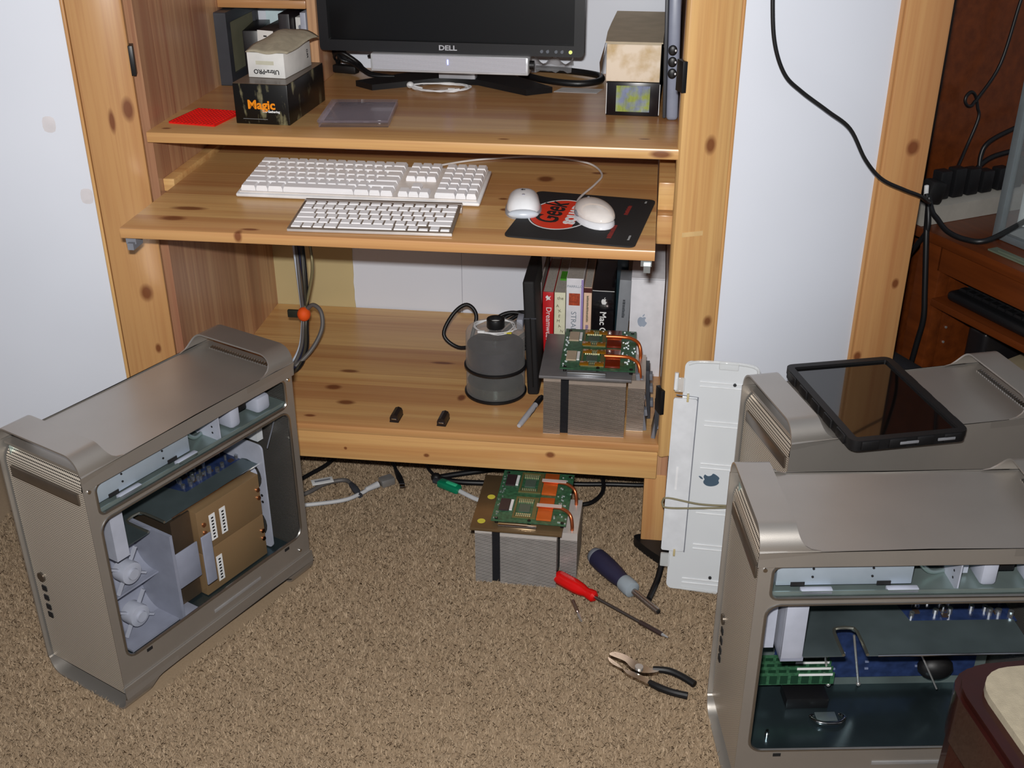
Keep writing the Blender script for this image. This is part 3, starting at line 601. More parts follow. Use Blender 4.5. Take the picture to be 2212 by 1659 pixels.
lb2 = thing('card_box', 'long torn cardboard box with a stained cream end, on top of the black one', 'box', (.2705, .226, ZD+.064), rad(-1.0))
stn = N('stained_cream_card'); stn.set(.8); stn.l(stn.mix(stn.ramp(stn.noise(stn.obj(), 22, 4), .45, .62), (226, 210, 190), (196, 170, 130)), stn.b.inputs['Base Color'])
ob('carton', M().rbox((-.051, 0, 0), (.051, .350, .071), .001), CARDB, lb2); ob('end_panel', M().rbox((-.0505, -.002, .001), (.0505, .0, .069), .001), stn.m, lb2)
tp = [(-.0535, .0), (-.0565, .10), (-.0555, .2), (-.0525, .35), (.053, .35), (.053, .2), (.0535, 0)]
ob('lid_flap', M().plate(tp, (), .071, .0735), CARDB, lb2)
ob('torn_flap', M().add([(-.0535, .002, .072), (-.0535, .20, .072), (-.075, .17, .0), (-.062, .01, .005)], [(0, 1, 2, 3)]), pm('torn_brown_card', (166, 134, 94), .9), lb2)
# flatbed scanner stood on edge
sc = thing('flatbed_scanner', 'slim blue-grey flatbed scanner stood on edge at the right of the desk shelf', 'scanner', (.346, .195, ZD), mtx=Matrix.Translation((.3495, .195, ZD)) @ Matrix.Rotation(rad(-2.0), 4, 'Y'))
ob('body', M().rbox((-.012, 0, 0), (.010, .38, .26), .007, 3), pm('blue_grey_plastic', (136, 142, 160), .35), sc); ob('lid', M().rbox((-.019, .004, .004), (-.0125, .378, .256), .002), DGREY, sc)
for z in (.088, .109, .130): ob('button', M().sph((-.003, -.0005, z), (.0085, .003, .0098), 14, 8), BLACK, sc); ob('button_icon', M().sph((.0025, -.0034, z), (.0016, .0006, .0022), 8, 6), WHITE, sc)
# cubby behind the card boxes
fr = thing('picture_frame', 'dark grey frame leaning at the left end of the cubby', 'frame', (-.588, .48, ZD))
ob('front', M().plate(rrect(-.10, 0, .10, .15, .003), [rrect(-.078, .022, .078, .128, .002)], -.014, .012, 'x'), DGREY, fr); ob('backing', M().box((.002, -.08, .02), (.006, .08, .13)), pm('olive_card', (120, 118, 96), .7), fr)
b1 = thing('retail_box', 'black retail box with a small square emblem beside the grey frame', 'box', (-.556, .505, ZD), rad(8)); ob('carton', M().rbox((-.017, -.07, 0), (.017, .07, .105), .001), pm('black_card', (24, 20, 22), .4), b1)
ob('emblem', M().plate(rrect(-.007, .055, .007, .069, .001), [circ(0, .062, .0045)], -.0706, -.0700, 'y'), pm('gold_print', (180, 160, 120), .4), b1); ob('print_mark', M().box((.006, -.0705, .018), (.0085, -.07, .027)), LABEL, b1)
b2 = thing('retail_box', 'white-fronted box with a dotted print, leaning in the cubby', 'box', (-.507, .445, ZD), mtx=rot((-.507, .445, ZD), -2) @ Matrix.Rotation(rad(3), 4, 'Y'))
ob('carton', M().rbox((-.017, -.04, 0), (.017, .12, .112), .001), pm('dark_brown_card', (66, 54, 50), .4), b2); ob('front', M().box((-.0172, -.0408, 0), (.0172, -.04, .112)), OFFW, b2)
for i in range(5): ob('print_dot', M().box((-.011+i*.005, -.0412, .086), (-.0085+i*.005, -.0406, .090)), INK, b2)
ob('print_mark', M().box((-.004, -.0412, .099), (.003, -.0406, .102)), INK, b2)
b3 = thing('retail_box', 'narrow white box with a grey fruit emblem in the cubby', 'box', (-.447, .475, ZD)); ob('carton', M().rbox((-.011, 0, 0), (.011, .10, .128), .001), OFFW, b3); ob('emblem', fruit(M(), .013, basis((0, -.0007, .108), (1, 0, 0), (0, 0, 1))), MGREY, b3)
solo('retail_box', M().rbox((-.012, -.05, 0), (.012, .09, .14), .001), pm('plum_black_card', (30, 24, 28), .4), 'dark box with a knotted cord behind the white boxes', 'box', (-.472, .49, ZD))
solo('document_tray', M().rbox((-.006, -.07, 0), (.006, .07, .145), .001), LGREY, 'pale grey upright slab against the cubby divider', 'tray', (-.427, .50, ZD))
solo('paper_sheet', M().box((-.06, 0, 0), (.06, .002, .148)), pm('pale_cyan_paper', (206, 226, 232), .6), 'pale blue-white sheet standing at the back of the cubby', 'paper', (-.50, .585, ZD))
for x, r, mt, l in ((-.546, .011, glassm('jar_glass', (226, 232, 232), .3), 'small clear glass jar on the cubby shelf'), (-.518, .010, WHITE, 'small white jar on the cubby shelf'), (-.44, .014, BLACK, 'small black dish on the cubby shelf')):
    solo('jar', M().lathe([(0, 0), (r*.9, 0), (r, .003), (r, .022), (r*.8, .026), (0, .026)], 20), mt, l, 'jar', (x, .436, 1.0312))

# ------------------------------------------------------------------ on the keyboard tray
KC = {}
def keymesh(w, d, h, ins, mat):
    k = (round(w, 4), round(d, 4), h)
    if k not in KC:
        a, b, i = w/2-.0005, d/2-.0005, ins; m = M().add([(-a, -b, 0), (a, -b, 0), (a, b, 0), (-a, b, 0), (-a, -b, h*.45), (a, -b, h*.45), (a, b, h*.45), (-a, b, h*.45), (-a+i, -b+i*.5, h), (a-i, -b+i*.5, h), (a-i, b-i*1.6, h), (-a+i, b-i*1.6, h)],
            [(3, 2, 1, 0), (0, 1, 5, 4), (1, 2, 6, 5), (2, 3, 7, 6), (3, 0, 4, 7), (4, 5, 9, 8), (5, 6, 10, 9), (6, 7, 11, 10), (7, 4, 8, 11), (8, 9, 10, 11)])
        me = m.mesh('key', 0); me.materials.append(mat); KC[k] = me
    return KC[k]
def key(parent, x0, w, y0, d, z, h, ins, mat, tilt):
    o = bpy.data.objects.new('key', keymesh(w, d, h, ins, mat)); COL.objects.link(o); o.parent = parent; o.location = (x0+w/2, y0+d/2, z); o.rotation_euler = (tilt, 0, 0)
KEYW = pm('white_key', (232, 230, 232), .38, var=.02)
k1 = thing('keyboard', 'full-size white keyboard with a number pad at the back of the tray', 'keyboard', (-.437, -.0324, ZT), rad(-.52))
TL = rad(6); U = .0192
ob('base', M().rbox((0, 0, .002), (.452, .150, .009), .003, T=Matrix.Rotation(TL, 4, 'X')), pm('clear_white_base', (224, 222, 222), .2), k1)
ob('key_deck', M().box((.006, .006, .009), (.446, .146, .0115), T=Matrix.Rotation(TL, 4, 'X')), pm('pale_deck', (214, 206, 200), .4), k1)
rows = [[1.25, 1, 1.25, 6.5, 1.25, 1, 1.25], [2.25]+[1]*10+[1.75], [1.75]+[1]*11+[1.25], [1.5]+[1]*12+[.5+.0], [1]*13+[1], [1.5]+[1.04]*12+[.02]]
rows[0] = [1.5, 1.2, 1.5, 7.0, 1.5, 1.1, 1.2]; rows[1] = [2.25]+[1]*10+[2.75]; rows[2] = [1.75]+[1]*11+[2.25]; rows[3] = [1.5]+[1]*12+[1.5]; rows[4] = [1]*13+[2]; rows[5] = [1.7]+[1]*12+[1.3]
def ky(i): return .008+i*.0232
for i, r in enumerate(rows):
    x = .008; y = ky(i); zz = .012+y*math.tan(TL)
    for wq in r: key(k1, x, wq*U*.985, y, .0228, zz, .0105, .0022, KEYW, TL); x += wq*U*.985
    xa = .008+15*U*.985+.0095; xb = xa+3*U+.0095
    nav = {0: (0, 1, 2), 1: (1,), 3: (0, 1, 2), 4: (0, 1, 2), 5: (0, 1, 2)}.get(i, ())
    for q in nav: key(k1, xa+q*U, U, y, .0228, zz, .0105, .0022, KEYW, TL)
    pad = [(0, 2), (2, 1), (3, 1)] if i == 0 else [(0, 1), (1, 1), (2, 1), (3, 1)]
    for q, wq in pad: key(k1, xb+q*U, wq*U, y, .0228, zz, .0105, .0022, KEYW, TL)
k2 = thing('keyboard', 'compact aluminium keyboard with flat white keys at the front of the tray', 'keyboard', (-.2887, -.1998, ZT), rad(1.466))
TL2 = math.atan(.011/.130); T2 = Matrix.Translation((0, 0, .004)) @ Matrix.Rotation(TL2, 4, 'X')
ob('base', M().rbox((0, 0, 0), (.281, .130, .003), .0012, T=T2), pm('keyboard_aluminium', (150, 138, 126), .4, .6), k2)
ob('front_edge', M().rbox((.0, -.0005, -.003), (.281, .004, .0018), .001, T=T2), pm('bright_aluminium', (206, 202, 200), .35, .4), k2); ob('battery_tube', M().cyl((0, .122, .009), (.281, .122, .009), .0088, 16), MATS['bright_aluminium'], k2)
r2 = [[1, 1, 1, 1.25, 5.05, 1.25, 1, .97, .97, .96], [2.25]+[1]*10+[2.2], [1.75]+[1]*11+[1.7], [1.5]+[1]*12+[.95], [1]*13+[1.45], [1.03]*14]
KF = pm('flat_white_key', (232, 230, 232), .4, var=.02); mats_k = {}
yy = .0045
for i, r in enumerate(r2):
    d = .012 if i == 5 else .0186; tot = sum(r); x = .004; zz = .004+.003+(yy+d/2)*math.tan(TL2)
    for j, wq in enumerate(r):
        wr = wq/tot*.273; half = i == 0 and j in (7, 9)
        key(k2, x+.0011, wr-.0022, yy+.001, (d*.5 if half else d)-.002, zz-.0009, .0030, .0006, KF, TL2)
        if i == 0 and j == 8: pass
        x += wr
    yy += d+.0009
# mouse pad with round emblem
mpd = thing('mouse_pad', 'black mouse pad with a round orange and black emblem on the tray', 'mouse pad', (.2014, -.0714, ZT), rad(-7.5))
PADB = pm('black_pad', (26, 26, 28), .75, bump=.15); ob('pad', M().plate(rrect(-.110, -.124, .110, .124, .012), (), .0002, .003), PADB, mpd)
ec = (-.040, .004)
ob('emblem_ring', M().plate(circ(*ec, .056, 48, .080), [circ(*ec, .0535, 48, .0775)], .003, .0033), LABEL, mpd)
hz = [(ec[0]+.0520*math.cos(t), ec[1]+.0755*math.sin(t)) for t in [rad(52+256*i/40) for i in range(41)]]
ob('emblem_field', M().plate(hz, (), .003, .0034), pm('orange_red_print', (214, 52, 22), .7), mpd)
txt('lettering', 'Geek', .058, (ec[0]-.016, ec[1]+.002, .0035), (0, 1, 0), (-1, 0, 0), INK, mpd, bold=.001, sx=.9, shear=.35)
txt('lettering', 'SQUAD', .026, (ec[0]+.024, ec[1]+.004, .0035), (0, 1, 0), (-1, 0, 0), LABEL, mpd, bold=.0016, sx=1.15)
DRP = pm('dark_red_print', (120, 26, 20), .7)
for (x, y, L_, w_, mt) in ((.070, .055, .052, .0075, DRP), (.062, -.062, .066, .0085, DRP), (.094, .105, .010, .004, MATS['grey_print']), (.095, -.085, .022, .004, MATS['grey_print'])): printline('small_print', mpd, basis((x, y, .0031), (0, 1, 0), (-1, 0, 0)), L_, w_, mt)
def blob(L, Wd, Hh, n=24, m=12, p=2.4, z0=0, sq=1.0, top=True):
    """smooth mouse-like shell: long axis y, flat underneath"""
    b = M(); 
    for i in range(m+1):
        a = (math.pi/2)*i/m; rr = math.cos(a)**(2/p)if i < m else 0; h = z0+Hh*math.sin(a)
        for j in range(n):
            t = 2*math.pi*j/n; c, s_ = math.cos(t), math.sin(t); b.v.append((Wd/2*rr*math.copysign(abs(c)**sq, c), L/2*rr*math.copysign(abs(s_)**sq, s_), h))
    for i in range(m):
        for j in range(n): b.f.append((i*n+j, i*n+(j+1) % n, (i+1)*n+(j+1) % n, (i+1)*n+j)); b.mi.append(0)
    b.f.append(tuple(reversed(range(n)))); b.mi.append(0); return b
ms = thing('computer_mouse', 'small white and grey cordless mouse left of the mouse pad', 'mouse', (.094, -.040, ZT), rad(6))
ob('base', blob(.104, .066, .017, p=3, sq=.85), pm('mouse_grey', (150, 152, 160), .35), ms)
sh = blob(.096, .060, .028, 32, 12, 2.3, .007, .72); sh.v = [(x*(1+.16*max(0, y)/.047-.10*math.exp(-((y-.02)/.014)**2)), y+.004-(.010*(abs(x)/.03)**2 if y > .03 else 0)*0, z) for x, y, z in sh.v]
ob('shell', sh, pm('gloss_white_shell', (228, 228, 230), .22), ms)
ob('tail', M().sph((0, -.046, .0085), (.027, .010, .0085), 18, 10), pm('frosted_grey', (196, 202, 210), .25), ms)
ob('logo', M().plate([(-.005, .010), (-.001, .014), (-.001, .0115), (.003, .0115), (.003, .0085), (-.001, .0085), (-.001, .006)], (), .0344, .0353), INK, ms); ob('indicator', M().cyl((0, -.014, .0315), (0, -.014, .0345), .0028, 14), pm('grey_dot', (170, 170, 180), .3), ms)
mm = thing('computer_mouse', 'glossy white oval mouse with a cord on the mouse pad', 'mouse', (.222, -.083, ZT+.003), rad(-68-90+180))
GW = pm('gloss_white', (226, 218, 212), .12, coat=.5)
ob('lower_shell', blob(.113, .064, .017, p=2.6, z0=.0), pm('pearl_white', (222, 222, 226), .2), mm); ob('upper_shell', blob(.1135, .0645, .021, p=2.2, z0=.0125), GW, mm)
ob('scroll_ball', M().sph((0, .034, .0275), .0035, 12, 8), MGREY, mm)
for s in (-1, 1): ob('side_pad', M().sph((s*.030, .005, .013), (.004, .012, .005), 12, 8), MGREY, mm)
ob('cord', M().tube([(.196, -.030, ZT+.012), (.187, -.005, ZT+.008), (.192, .045, ZT+.004), (.212, .12, ZT+.003), (.221, .183, ZT+.003), (.195, .250, ZT+.003), (.14, .282, ZT+.003), (.0735, .289, ZT+.003), (.0, .268, ZT+.003), (-.06, .238, ZT+.003), (-.115, .190, ZT+.004)], .0021, 8), pm('white_cord', (214, 208, 204), .4), mm, world=True)

# ------------------------------------------------------------------ on the bottom shelf
def spindle(parent_label, z, hd, hs, mtc):
    t = thing('disc_spindle', parent_label, 'disc spindle', (.0085, .190, z), 0, 'disc spindles')
    ob('base', M().lathe([(0, 0), (.066, 0), (.067, .002), (.067, .005), (.064, .007), (0, .007)], 48), BLACK, t)
    ob('disc_stack', M().lathe([(.0075, .0075), (.060, .0075), (.060, hs), (.0075, hs)], 48), mtc, t)
    ob('spindle_post', M().lathe([(0, .007), (.006, .007), (.006, hs+.008), (0, hs+.010)], 16), BLACK, t)
    ob('cover', M().lathe([(.0635, .007), (.0625, hd-.008), (.060, hd-.002), (.055, hd), (0, hd)], 48), glassm('clear_spindle_cover', (226, 224, 222), .10, .12), t)
    return t
spindle('lower clear disc spindle with a few discs, standing on the bottom shelf', ZB, .062, .030, pm('dark_green_discs', (44, 56, 52), .22, .6, var=.3, ns=120)); spindle('upper clear disc spindle half full of blue-black discs, stacked on another', ZB+.0625, .086, .052, pm('blue_black_discs', (32, 34, 50), .20, .6, var=.3, ns=120))
ZS = ZB+.149
solo('tape_roll', M().lathe([(.0135, 0), (.0185, 0), (.019, .001), (.019, .018), (.0185, .019), (.0135, .019), (.0135, 0)], 32, mi=0).lathe([(.0132, .004), (.0, .004), (.0, .010), (.0132, .010)], 24, mi=1), [BLACK, LABEL], 'roll of black tape on top of the disc spindle', 'tape', (.0085, .197, ZS))
pts = [(.042*math.cos(i*.75)*(1+.12*math.sin(i*2.1)), .036*math.sin(i*.75)*(1+.1*math.cos(i*1.3)), .0015+.0022*(i % 5)*.4) for i in range(26)]
wr = thing('thin_cord', 'thin white cord coiled around the tape roll', 'cord', (.0085, .192, ZS)); ob('wire', M().tube(pts, .0011, 6, sub=4), WHITE, wr); ob('plug', M().rbox((-.033, -.034, .001), (-.018, -.027, .006), .001), LABEL, wr); ob('yellow_tag', M().rbox((.022, -.030, .0008), (.038, -.022, .003), .001), pm('yellow_plastic', (206, 190, 30), .4), wr)
cc = thing('coiled_flex', 'coiled black power cord behind the disc spindles', 'cord', (.0, .40, ZB))
pts = [(-.095, -.03, .01), (-.12, -.04, .045), (-.085, -.01, .085), (-.055, .01, .075), (-.06, -.02, .03), (-.075, -.05, .008), (-.07, -.10, .005), (-.03, -.03, .03)]
ob('loop', M().tube([(-.035, -.085, .05), (-.055, -.06, .035), (-.10, -.05, .022), (-.135, -.04, .048), (-.115, -.02, .092), (-.085, -.01, .112), (-.062, -.02, .090), (-.07, -.05, .04), (-.062, -.10, .01)], .0045, 8), CABLE, cc)
for k in range(4): ob('loop', M().tube([(.02+.052*math.cos(2*math.pi*i/12)+.004*k, .0+.02*math.sin(2*math.pi*i/12)+.006*k, .045+.040*math.sin(2*math.pi*i/12+.4*k)) for i in range(12)], .0045, 8, True, 4), CABLE, cc)
ob('cord_tie', M().rbox((.03, -.02, .06), (.045, .02, .085), .003), LGREY, cc); ob('adaptor', M().rbox((.05, -.02, .0), (.10, .05, .07), .012, 3), BLACK, cc)
# disc wallet and the row of books
wl = thing('disc_wallet', 'tall black zip disc wallet standing left of the books', 'wallet', (.0885, .18, ZB), mtx=Matrix.Translation((.0915, .18, ZB)) @ Matrix.Rotation(rad(-2.6), 4, 'Y'))
ob('cover', M().rbox((-.013, 0, 0), (.012, .155, .262), .005, 3), pm('black_nylon', (19, 18, 20), .7, bump=.4, bs=700), wl); ob('zip', M().tube([(0, -.0008, .02), (0, -.0008, .18)], .0016, 6), RUB, wl); ob('seam', M().box((-.0135, -.0006, .178), (.0125, .0008, .181)), DGREY, wl)
def book(name, label, x0, x1, h, cov, dep=.19, y=.30, pages=True, lean=0, glossy=False, inset=.002):
    t = thing(name, label, 'book' if pages else 'box', ((x0+x1)/2, y, ZB), mtx=Matrix.Translation(((x0+x1)/2, y, ZB)) @ Matrix.Rotation(rad(lean), 4, 'Y')); hw = (x1-x0)/2-.0004
    if pages:
        ob('spine', M().rbox((-hw, 0, 0), (hw, .004, h), .0012), cov, t); ob('cover', M().box((-hw, .003, 0), (-hw+.0012, dep, h)), cov, t); ob('cover', M().box((hw-.0012, .003, 0), (hw, dep, h)), cov, t)
        ob('pages', M().box((-hw+.0013, .004, inset), (hw-.0013, dep-.003, h-inset)), PAPER, t)
    else: ob('carton', M().rbox((-hw, 0, 0), (hw, dep, h), .001), cov, t)
    return t, hw
RT, UPV = (0, 0, -1), (1, 0, 0)
book('booklet', 'thin grey stapled booklet between the wallet and the red book', .0905, .0965, .215, pm('grey_cover', (120, 112, 112), .5), .2, .292)
t, hw = book('paperback_book', 'red software manual with white lettering on its spine', .097, .122, .190, pm('red_cover', (186, 26, 32), .35), .21)
txt('lettering', 'Dreamweaver', .0165, (.001, -.0006, .108), RT, UPV, LABEL, t); ob('emblem', M().plate(spline([(-.006, .002), (-.002, .007), (.001, .003), (.006, .006), (.003, .0), (.006, -.004), (.0, -.003), (-.005, -.006), (-.003, -.001)], 2), (), -.0008, 0, 'y', T=Matrix.Translation((0, 0, .176))), LABEL, t); ob('spine_foot', M().box((-hw, -.0005, 0), (hw, 0, .042)), LABEL, t)
t, hw = book('paperback_book', 'cream paperback with scattered dark letters on its spine', .1225, .1475, .190, pm('cream_cover', (216, 214, 186), .5), .21)
txt('lettering', 'the', .0105, (.001, -.0006, .177), (1, 0, 0), (0, 0, 1), pm('sepia_ink', (110, 104, 84), .6), t)
for i, ch in enumerate('AXEMAN'): txt('lettering', ch, .0095, (-.005+.003*math.sin(i*1.4)+.0016*i, -.0006, .159-i*.012), (1, -.0, .25*math.sin(i*2)), (-.25*math.sin(i*2), 0, 1), MATS['sepia_ink'], t)
ob('green_tab', M().box((-.006, .075, .188), (.010, .12, .1925)), pm('green_tab', (66, 140, 30), .5), t)
t, hw = book('hardback_book', 'thick white hardback with a square red picture on its spine', .148, .1855, .224, pm('white_cover', (222, 220, 226), .3), .22)
txt('lettering', 'PARRILLO', .0076, (0, -.0006, .206), (1, 0, 0), (0, 0, 1), pm('grey_ink', (130, 140, 150), .6), t)
rp = N('red_picture'); rp.set(.5); rp.l(rp.mix(rp.noise(rp.obj(), 220, 3), (60, 20, 24), (214, 90, 50)), rp.b.inputs['Base Color']); ob('picture', M().box((-.0125, -.0006, .162), (.0115, 0, .190)), rp.m, t)
txt('lettering', 'STRANGERS', .0165, (-.002, -.0006, .103), RT, UPV, MATS['grey_ink'], t); ob('violet_edge', M().box((hw-.0045, -.0006, 0), (hw+.0002, 0, .222)), pm('violet_print', (158, 140, 196), .5), t)
t, hw = book('paperback_book', 'slim peach paperback with a dark brown band at the top', .186, .204, .205, pm('peach_cover', (224, 190, 166), .45), .2)
ob('band', M().box((-hw, -.0006, .193), (hw, 0, .204)), pm('brown_band', (76, 28, 22), .5), t); printline('spine_print', t, basis((0, -.0004, .155), RT, UPV), .062, .0045, MATS['sepia_ink']); printline('spine_print', t, basis((0, -.0004, .105), RT, UPV), .024, .0065, pm('mauve_ink', (120, 104, 150), .6))
t, hw = book('software_box', 'black glossy software box with white lettering and a fruit emblem', .2045, .2525, .200, pm('black_gloss_box', (22, 19, 22), .12, coat=.4), .2, pages=False)
txt('lettering', 'Mac OS X', .0195, (.0, -.0008, .110), RT, UPV, LABEL, t, bold=.0003); ob('emblem', fruit(M(), .0155, basis((.002, -.0012, .175), (1, 0, 0), (0, 0, 1))), LABEL, t); ob('worn_edge', M().tube([(-hw, -.0006, .199), (-hw*.3, -.0004, .1985), (hw, -.0006, .1985)], .0007, 6), LABEL, t)
t, hw = book('software_box', 'flat grey box with small dark lettering next to the black one', .254, .281, .226, pm('grey_box_card', (128, 132, 138), .45), .06, lean=2.0, pages=False); printline('spine_print', t, basis((0, -.0008, .160), RT, UPV), .042, .0062, pm('dark_grey_ink', (62, 66, 72), .6))
solo('software_box', M().rbox((-.012, 0, 0), (.012, .10, .245), .001), pm('teal_black_card', (26, 44, 52), .3), 'dark teal box behind the flat grey box', 'box', (.2655, .375, ZB))
t, hw = book('product_box', 'tall white cardboard box with a pale grey fruit emblem at the right end', .2865, .3585, .232, pm('white_gloss_card', (226, 226, 232), .3), .24, pages=False); ob('emblem', fruit(M(), .0275, basis((-.008, -.0008, .133), (1, 0, 0), (0, 0, 1))), pm('pale_grey_blue_print', (160, 172, 190), .45), t); ob('lid_seam', M().box((-hw, -.0004, .2295), (hw, .001, .2302)), MGREY, t)
# processor heat sinks
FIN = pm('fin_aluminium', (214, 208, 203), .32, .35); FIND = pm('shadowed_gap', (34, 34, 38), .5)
def heatsink(label, loc, rz, v):
    t = thing('heat_sink', label, 'heat sink', loc, rz, 'processor heat sinks'); dark = v == 'shelf'
    fin = FIN if not dark else pm('fin_aluminium_worn', (200, 186, 174), .34, .6); plate = pm('brown_steel_plate', (128, 104, 74), .34, .55) if not dark else pm('grey_steel_plate', (140, 138, 140), .38, .6)
    h = .126; n = 44
    for nm, x0, x1, y0, y1, zt in (('fin_stack', 0, .034, 0, .16, h-.008), ('fin_stack', .050, .162, 0, .16, h-.012), ('rear_fin_stack', .166, .200, .030, .15, h-.03)):
        m = M(); k = int(zt/.0027)
        for i in range(k):
            z = i*zt/k; m.box((x0, y0, z), (x1, y1, z+zt/k*.5)); m.mi[-6:-4] = [1, 1]  # upper and lower fin faces take a darker metal, shade painted in
        f = ob(nm, m, [fin, pm('fin_inner_shade', (92, 86, 82), .3, .8)], t, kind='stuff', sharp=0); ob('fin_core', M().box((x0+.002, y0+.004, .0), (x1-.002, y1-.002, zt)), pm('fin_gap_shade_brown', (44, 38, 36), .5) if dark else pm('fin_gap_shade', (34, 32, 32), .5), t)  # core painted near black as the shade between fins
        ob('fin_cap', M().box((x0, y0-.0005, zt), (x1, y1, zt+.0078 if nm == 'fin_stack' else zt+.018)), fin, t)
    m = M()
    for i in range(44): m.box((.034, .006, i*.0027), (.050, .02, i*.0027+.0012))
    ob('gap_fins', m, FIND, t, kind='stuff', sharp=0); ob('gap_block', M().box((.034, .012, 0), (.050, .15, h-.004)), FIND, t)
    z = h+.001; ob('mount_plate', M().rbox((-.009, -.006, z), (.172, .192, z+.006), .001), plate, t); z += .006
    bd = ob('circuit_board', M().box((.030, .012, z+.008), (.178, .200, z+.0095)), GREENB, t)
    for p in ((.04, .02), (.17, .02), (.04, .19), (.17, .19), (.105, .02)): ob('standoff', M().cyl((p[0], p[1], z), (p[0], p[1], z+.011), .0035, 10), pm('standoff_dark', (40, 38, 36), .4, .6), t)
    ob('front_bar', M().rbox((.045, .000, z), (.122, .010, z+.008), .002), CHROME if not dark else pm('bar_zinc', (176, 180, 184), .3, .9), t); zt = z+.0095
    chipm = pm('chip_plum', (56, 42, 44), .4) if not dark else pm('chip_tan', (178, 160, 136), .4); cop = pm('orange_copper_plate', (206, 100, 40), .4, .3) if not dark else pm('dark_red_copper_plate', (120, 38, 16), .22, .3, coat=.4); pipe = pm('copper_pipe', (196, 106, 66), .25, .8) if not dark else pm('orange_pipe', (190, 92, 40), .25, .5)
    for y0 in (.018, .110):
        ob('chip', M().box((.040, y0+.030, zt), (.060, y0+.070, zt+.003)), chipm, bd); ob('sticker', M().box((.061, y0+.032, zt+.0005), (.0665, y0+.068, zt+.0032)), LABEL, bd)
        ob('processor_frame', M().plate([(.070, y0+.008), (.116, y0+.008), (.116, y0+.082), (.070, y0+.082)], [[(.074, y0+.012), (.108, y0+.012), (.108, y0+.078), (.074, y0+.078)]], zt, zt+.0025), pm('brass_pcb_frame', (120, 112, 70), .4, .4), bd)
        ob('processor', M().box((.080, y0+.030, zt), (.102, y0+.056, zt+.002)), pm('processor_grey_green', (78, 92, 80), .35), bd)
        m = M()
        for r_ in (.012, .019, .064, .071):
            for i in range(8): m.box((.0765+i*.0038, y0+r_, zt), (.0785+i*.0038, y0+r_+.004, zt+.0022))
        ob('gold_pins', m, pm('gold_pin', (236, 220, 176), .25, .7), bd, kind='stuff', sharp=0)
        ob('copper_plate', M().rbox((.118, y0+.004, zt), (.148, y0+.082, zt+.0045), .001), cop, t)
        ob('heat_pipe', M().tube([(.116, y0+.045, zt+.007), (.150, y0+.045, zt+.007), (.168, y0+.042, zt+.006), (.183, y0+.032, zt+.0), (.188, y0+.024, zt-.018), (.188, y0+.022, zt-.038)], .0036, 8), pipe, t)
        if not dark: ob('pale_strap', M().box((.115, y0+.040, zt+.0098), (.165, y0+.050, zt+.0108)), pm('pale_pink_strap', (206, 186, 180), .4), t)
        else:
            for (xx, yy) in ((.068, .006), (.098, .006), (.072, .062), (.100, .062)): ob('amber_tape', M().rbox((xx, y0+yy, zt+.0024), (xx+.018, y0+yy+.018, zt+.0036), .0008), pm('amber_tape', (150, 100, 14), .15, coat=.5), bd)
        m = M()
        for i in range(26): xx = random.choice((random.uniform(.032, .04), random.uniform(.150, .176))); yy = y0+random.uniform(0, .085); m.box((xx, yy, zt), (xx+.003, yy+.0016, zt+.0016))
        ob('solder_parts', m, CAPM, bd, kind='stuff', sharp=0)
    if not dark:
        for p in ((.006, .020), (.012, .108)): ob('yellow_dot', M().cyl((p[0]+.004, p[1], z), (p[0]+.004, p[1], z+.0004), .008, 20), pm('yellow_dot', (206, 196, 70), .5), t)
    return t
heatsink('finned processor heat sink with amber-taped green boards, on the bottom shelf', (.128, .020, ZB), rad(.6), 'shelf')
heatsink('finned processor heat sink with orange copper plates, standing on the carpet', (.0105, -.135, .002), rad(-1), 'floor')
# plastic clips leaning by the heat sink
CL = pm('bracket_grey', (118, 120, 128), .4)
for i, (x, y, ln, h, l) in enumerate(((.331, .075, 9, .128, 'grey plastic bracket stood upright against the white box'), (.348, .045, -9, .090, 'grey plastic clip leaning at the right side of the bottom shelf'), (.338, .125, 4, .11, 'dark grey bracket behind the leaning clip'))):
    t = thing('plastic_bracket', l, 'bracket', (x, y, ZB), mtx=Matrix.Translation((x, y, ZB)) @ Matrix.Rotation(rad(-ln), 4, 'Y'), group='grey plastic brackets')
    ob('arm', M().rbox((-.004, -.02, 0), (.004, .03, h), .001), CL if i < 2 else DGREY, t)
    for z in (.25, .55, .8): ob('catch', M().rbox((.004, -.018, h*z), (.010, -.002, h*z+.014), .001), CL if i != 1 else LGREY, t)
ob('wedge', M().add([(-.012, -.022, .075), (.004, -.022, .075), (.004, -.022, 0), (-.012, .01, .075), (.004, .01, .075), (.004, .01, 0)], [(0, 1, 2), (5, 4, 3), (0, 3, 4, 1), (1, 4, 5, 2), (2, 5, 3, 0)]), DGREY, bpy.data.objects['plastic_bracket.001'])
mk = thing('marker_pen', 'grey marker pen with a black cap on the bottom shelf', 'marker', (.094, .096, ZB), mtx=basis((.0945, .098, ZB+.0065), (.0337, .1326, 0), (0, 0, 1)))
mk.matrix_world = WM[mk.name]
ob('barrel', M().lathe([(0, -.068), (.004, -.068), (.0055, -.060), (.006, -.03), (.006, .028)], 18, T=Matrix.Rotation(rad(90), 4, 'Y')), pm('pen_grey', (176, 176, 182), .4), mk); ob('cap', M().lathe([(.006, .028), (.0066, .029), (.0064, .060), (.0045, .068), (0, .068)], 18, T=Matrix.Rotation(rad(90), 4, 'Y')), BLACK, mk)
ob('barrel_print', M().tube([(-.02, -.003, .0052), (-.008, -.001, .006), (.004, -.003, .0054), (.016, .001, .0061)], .0009, 5), INK, mk)
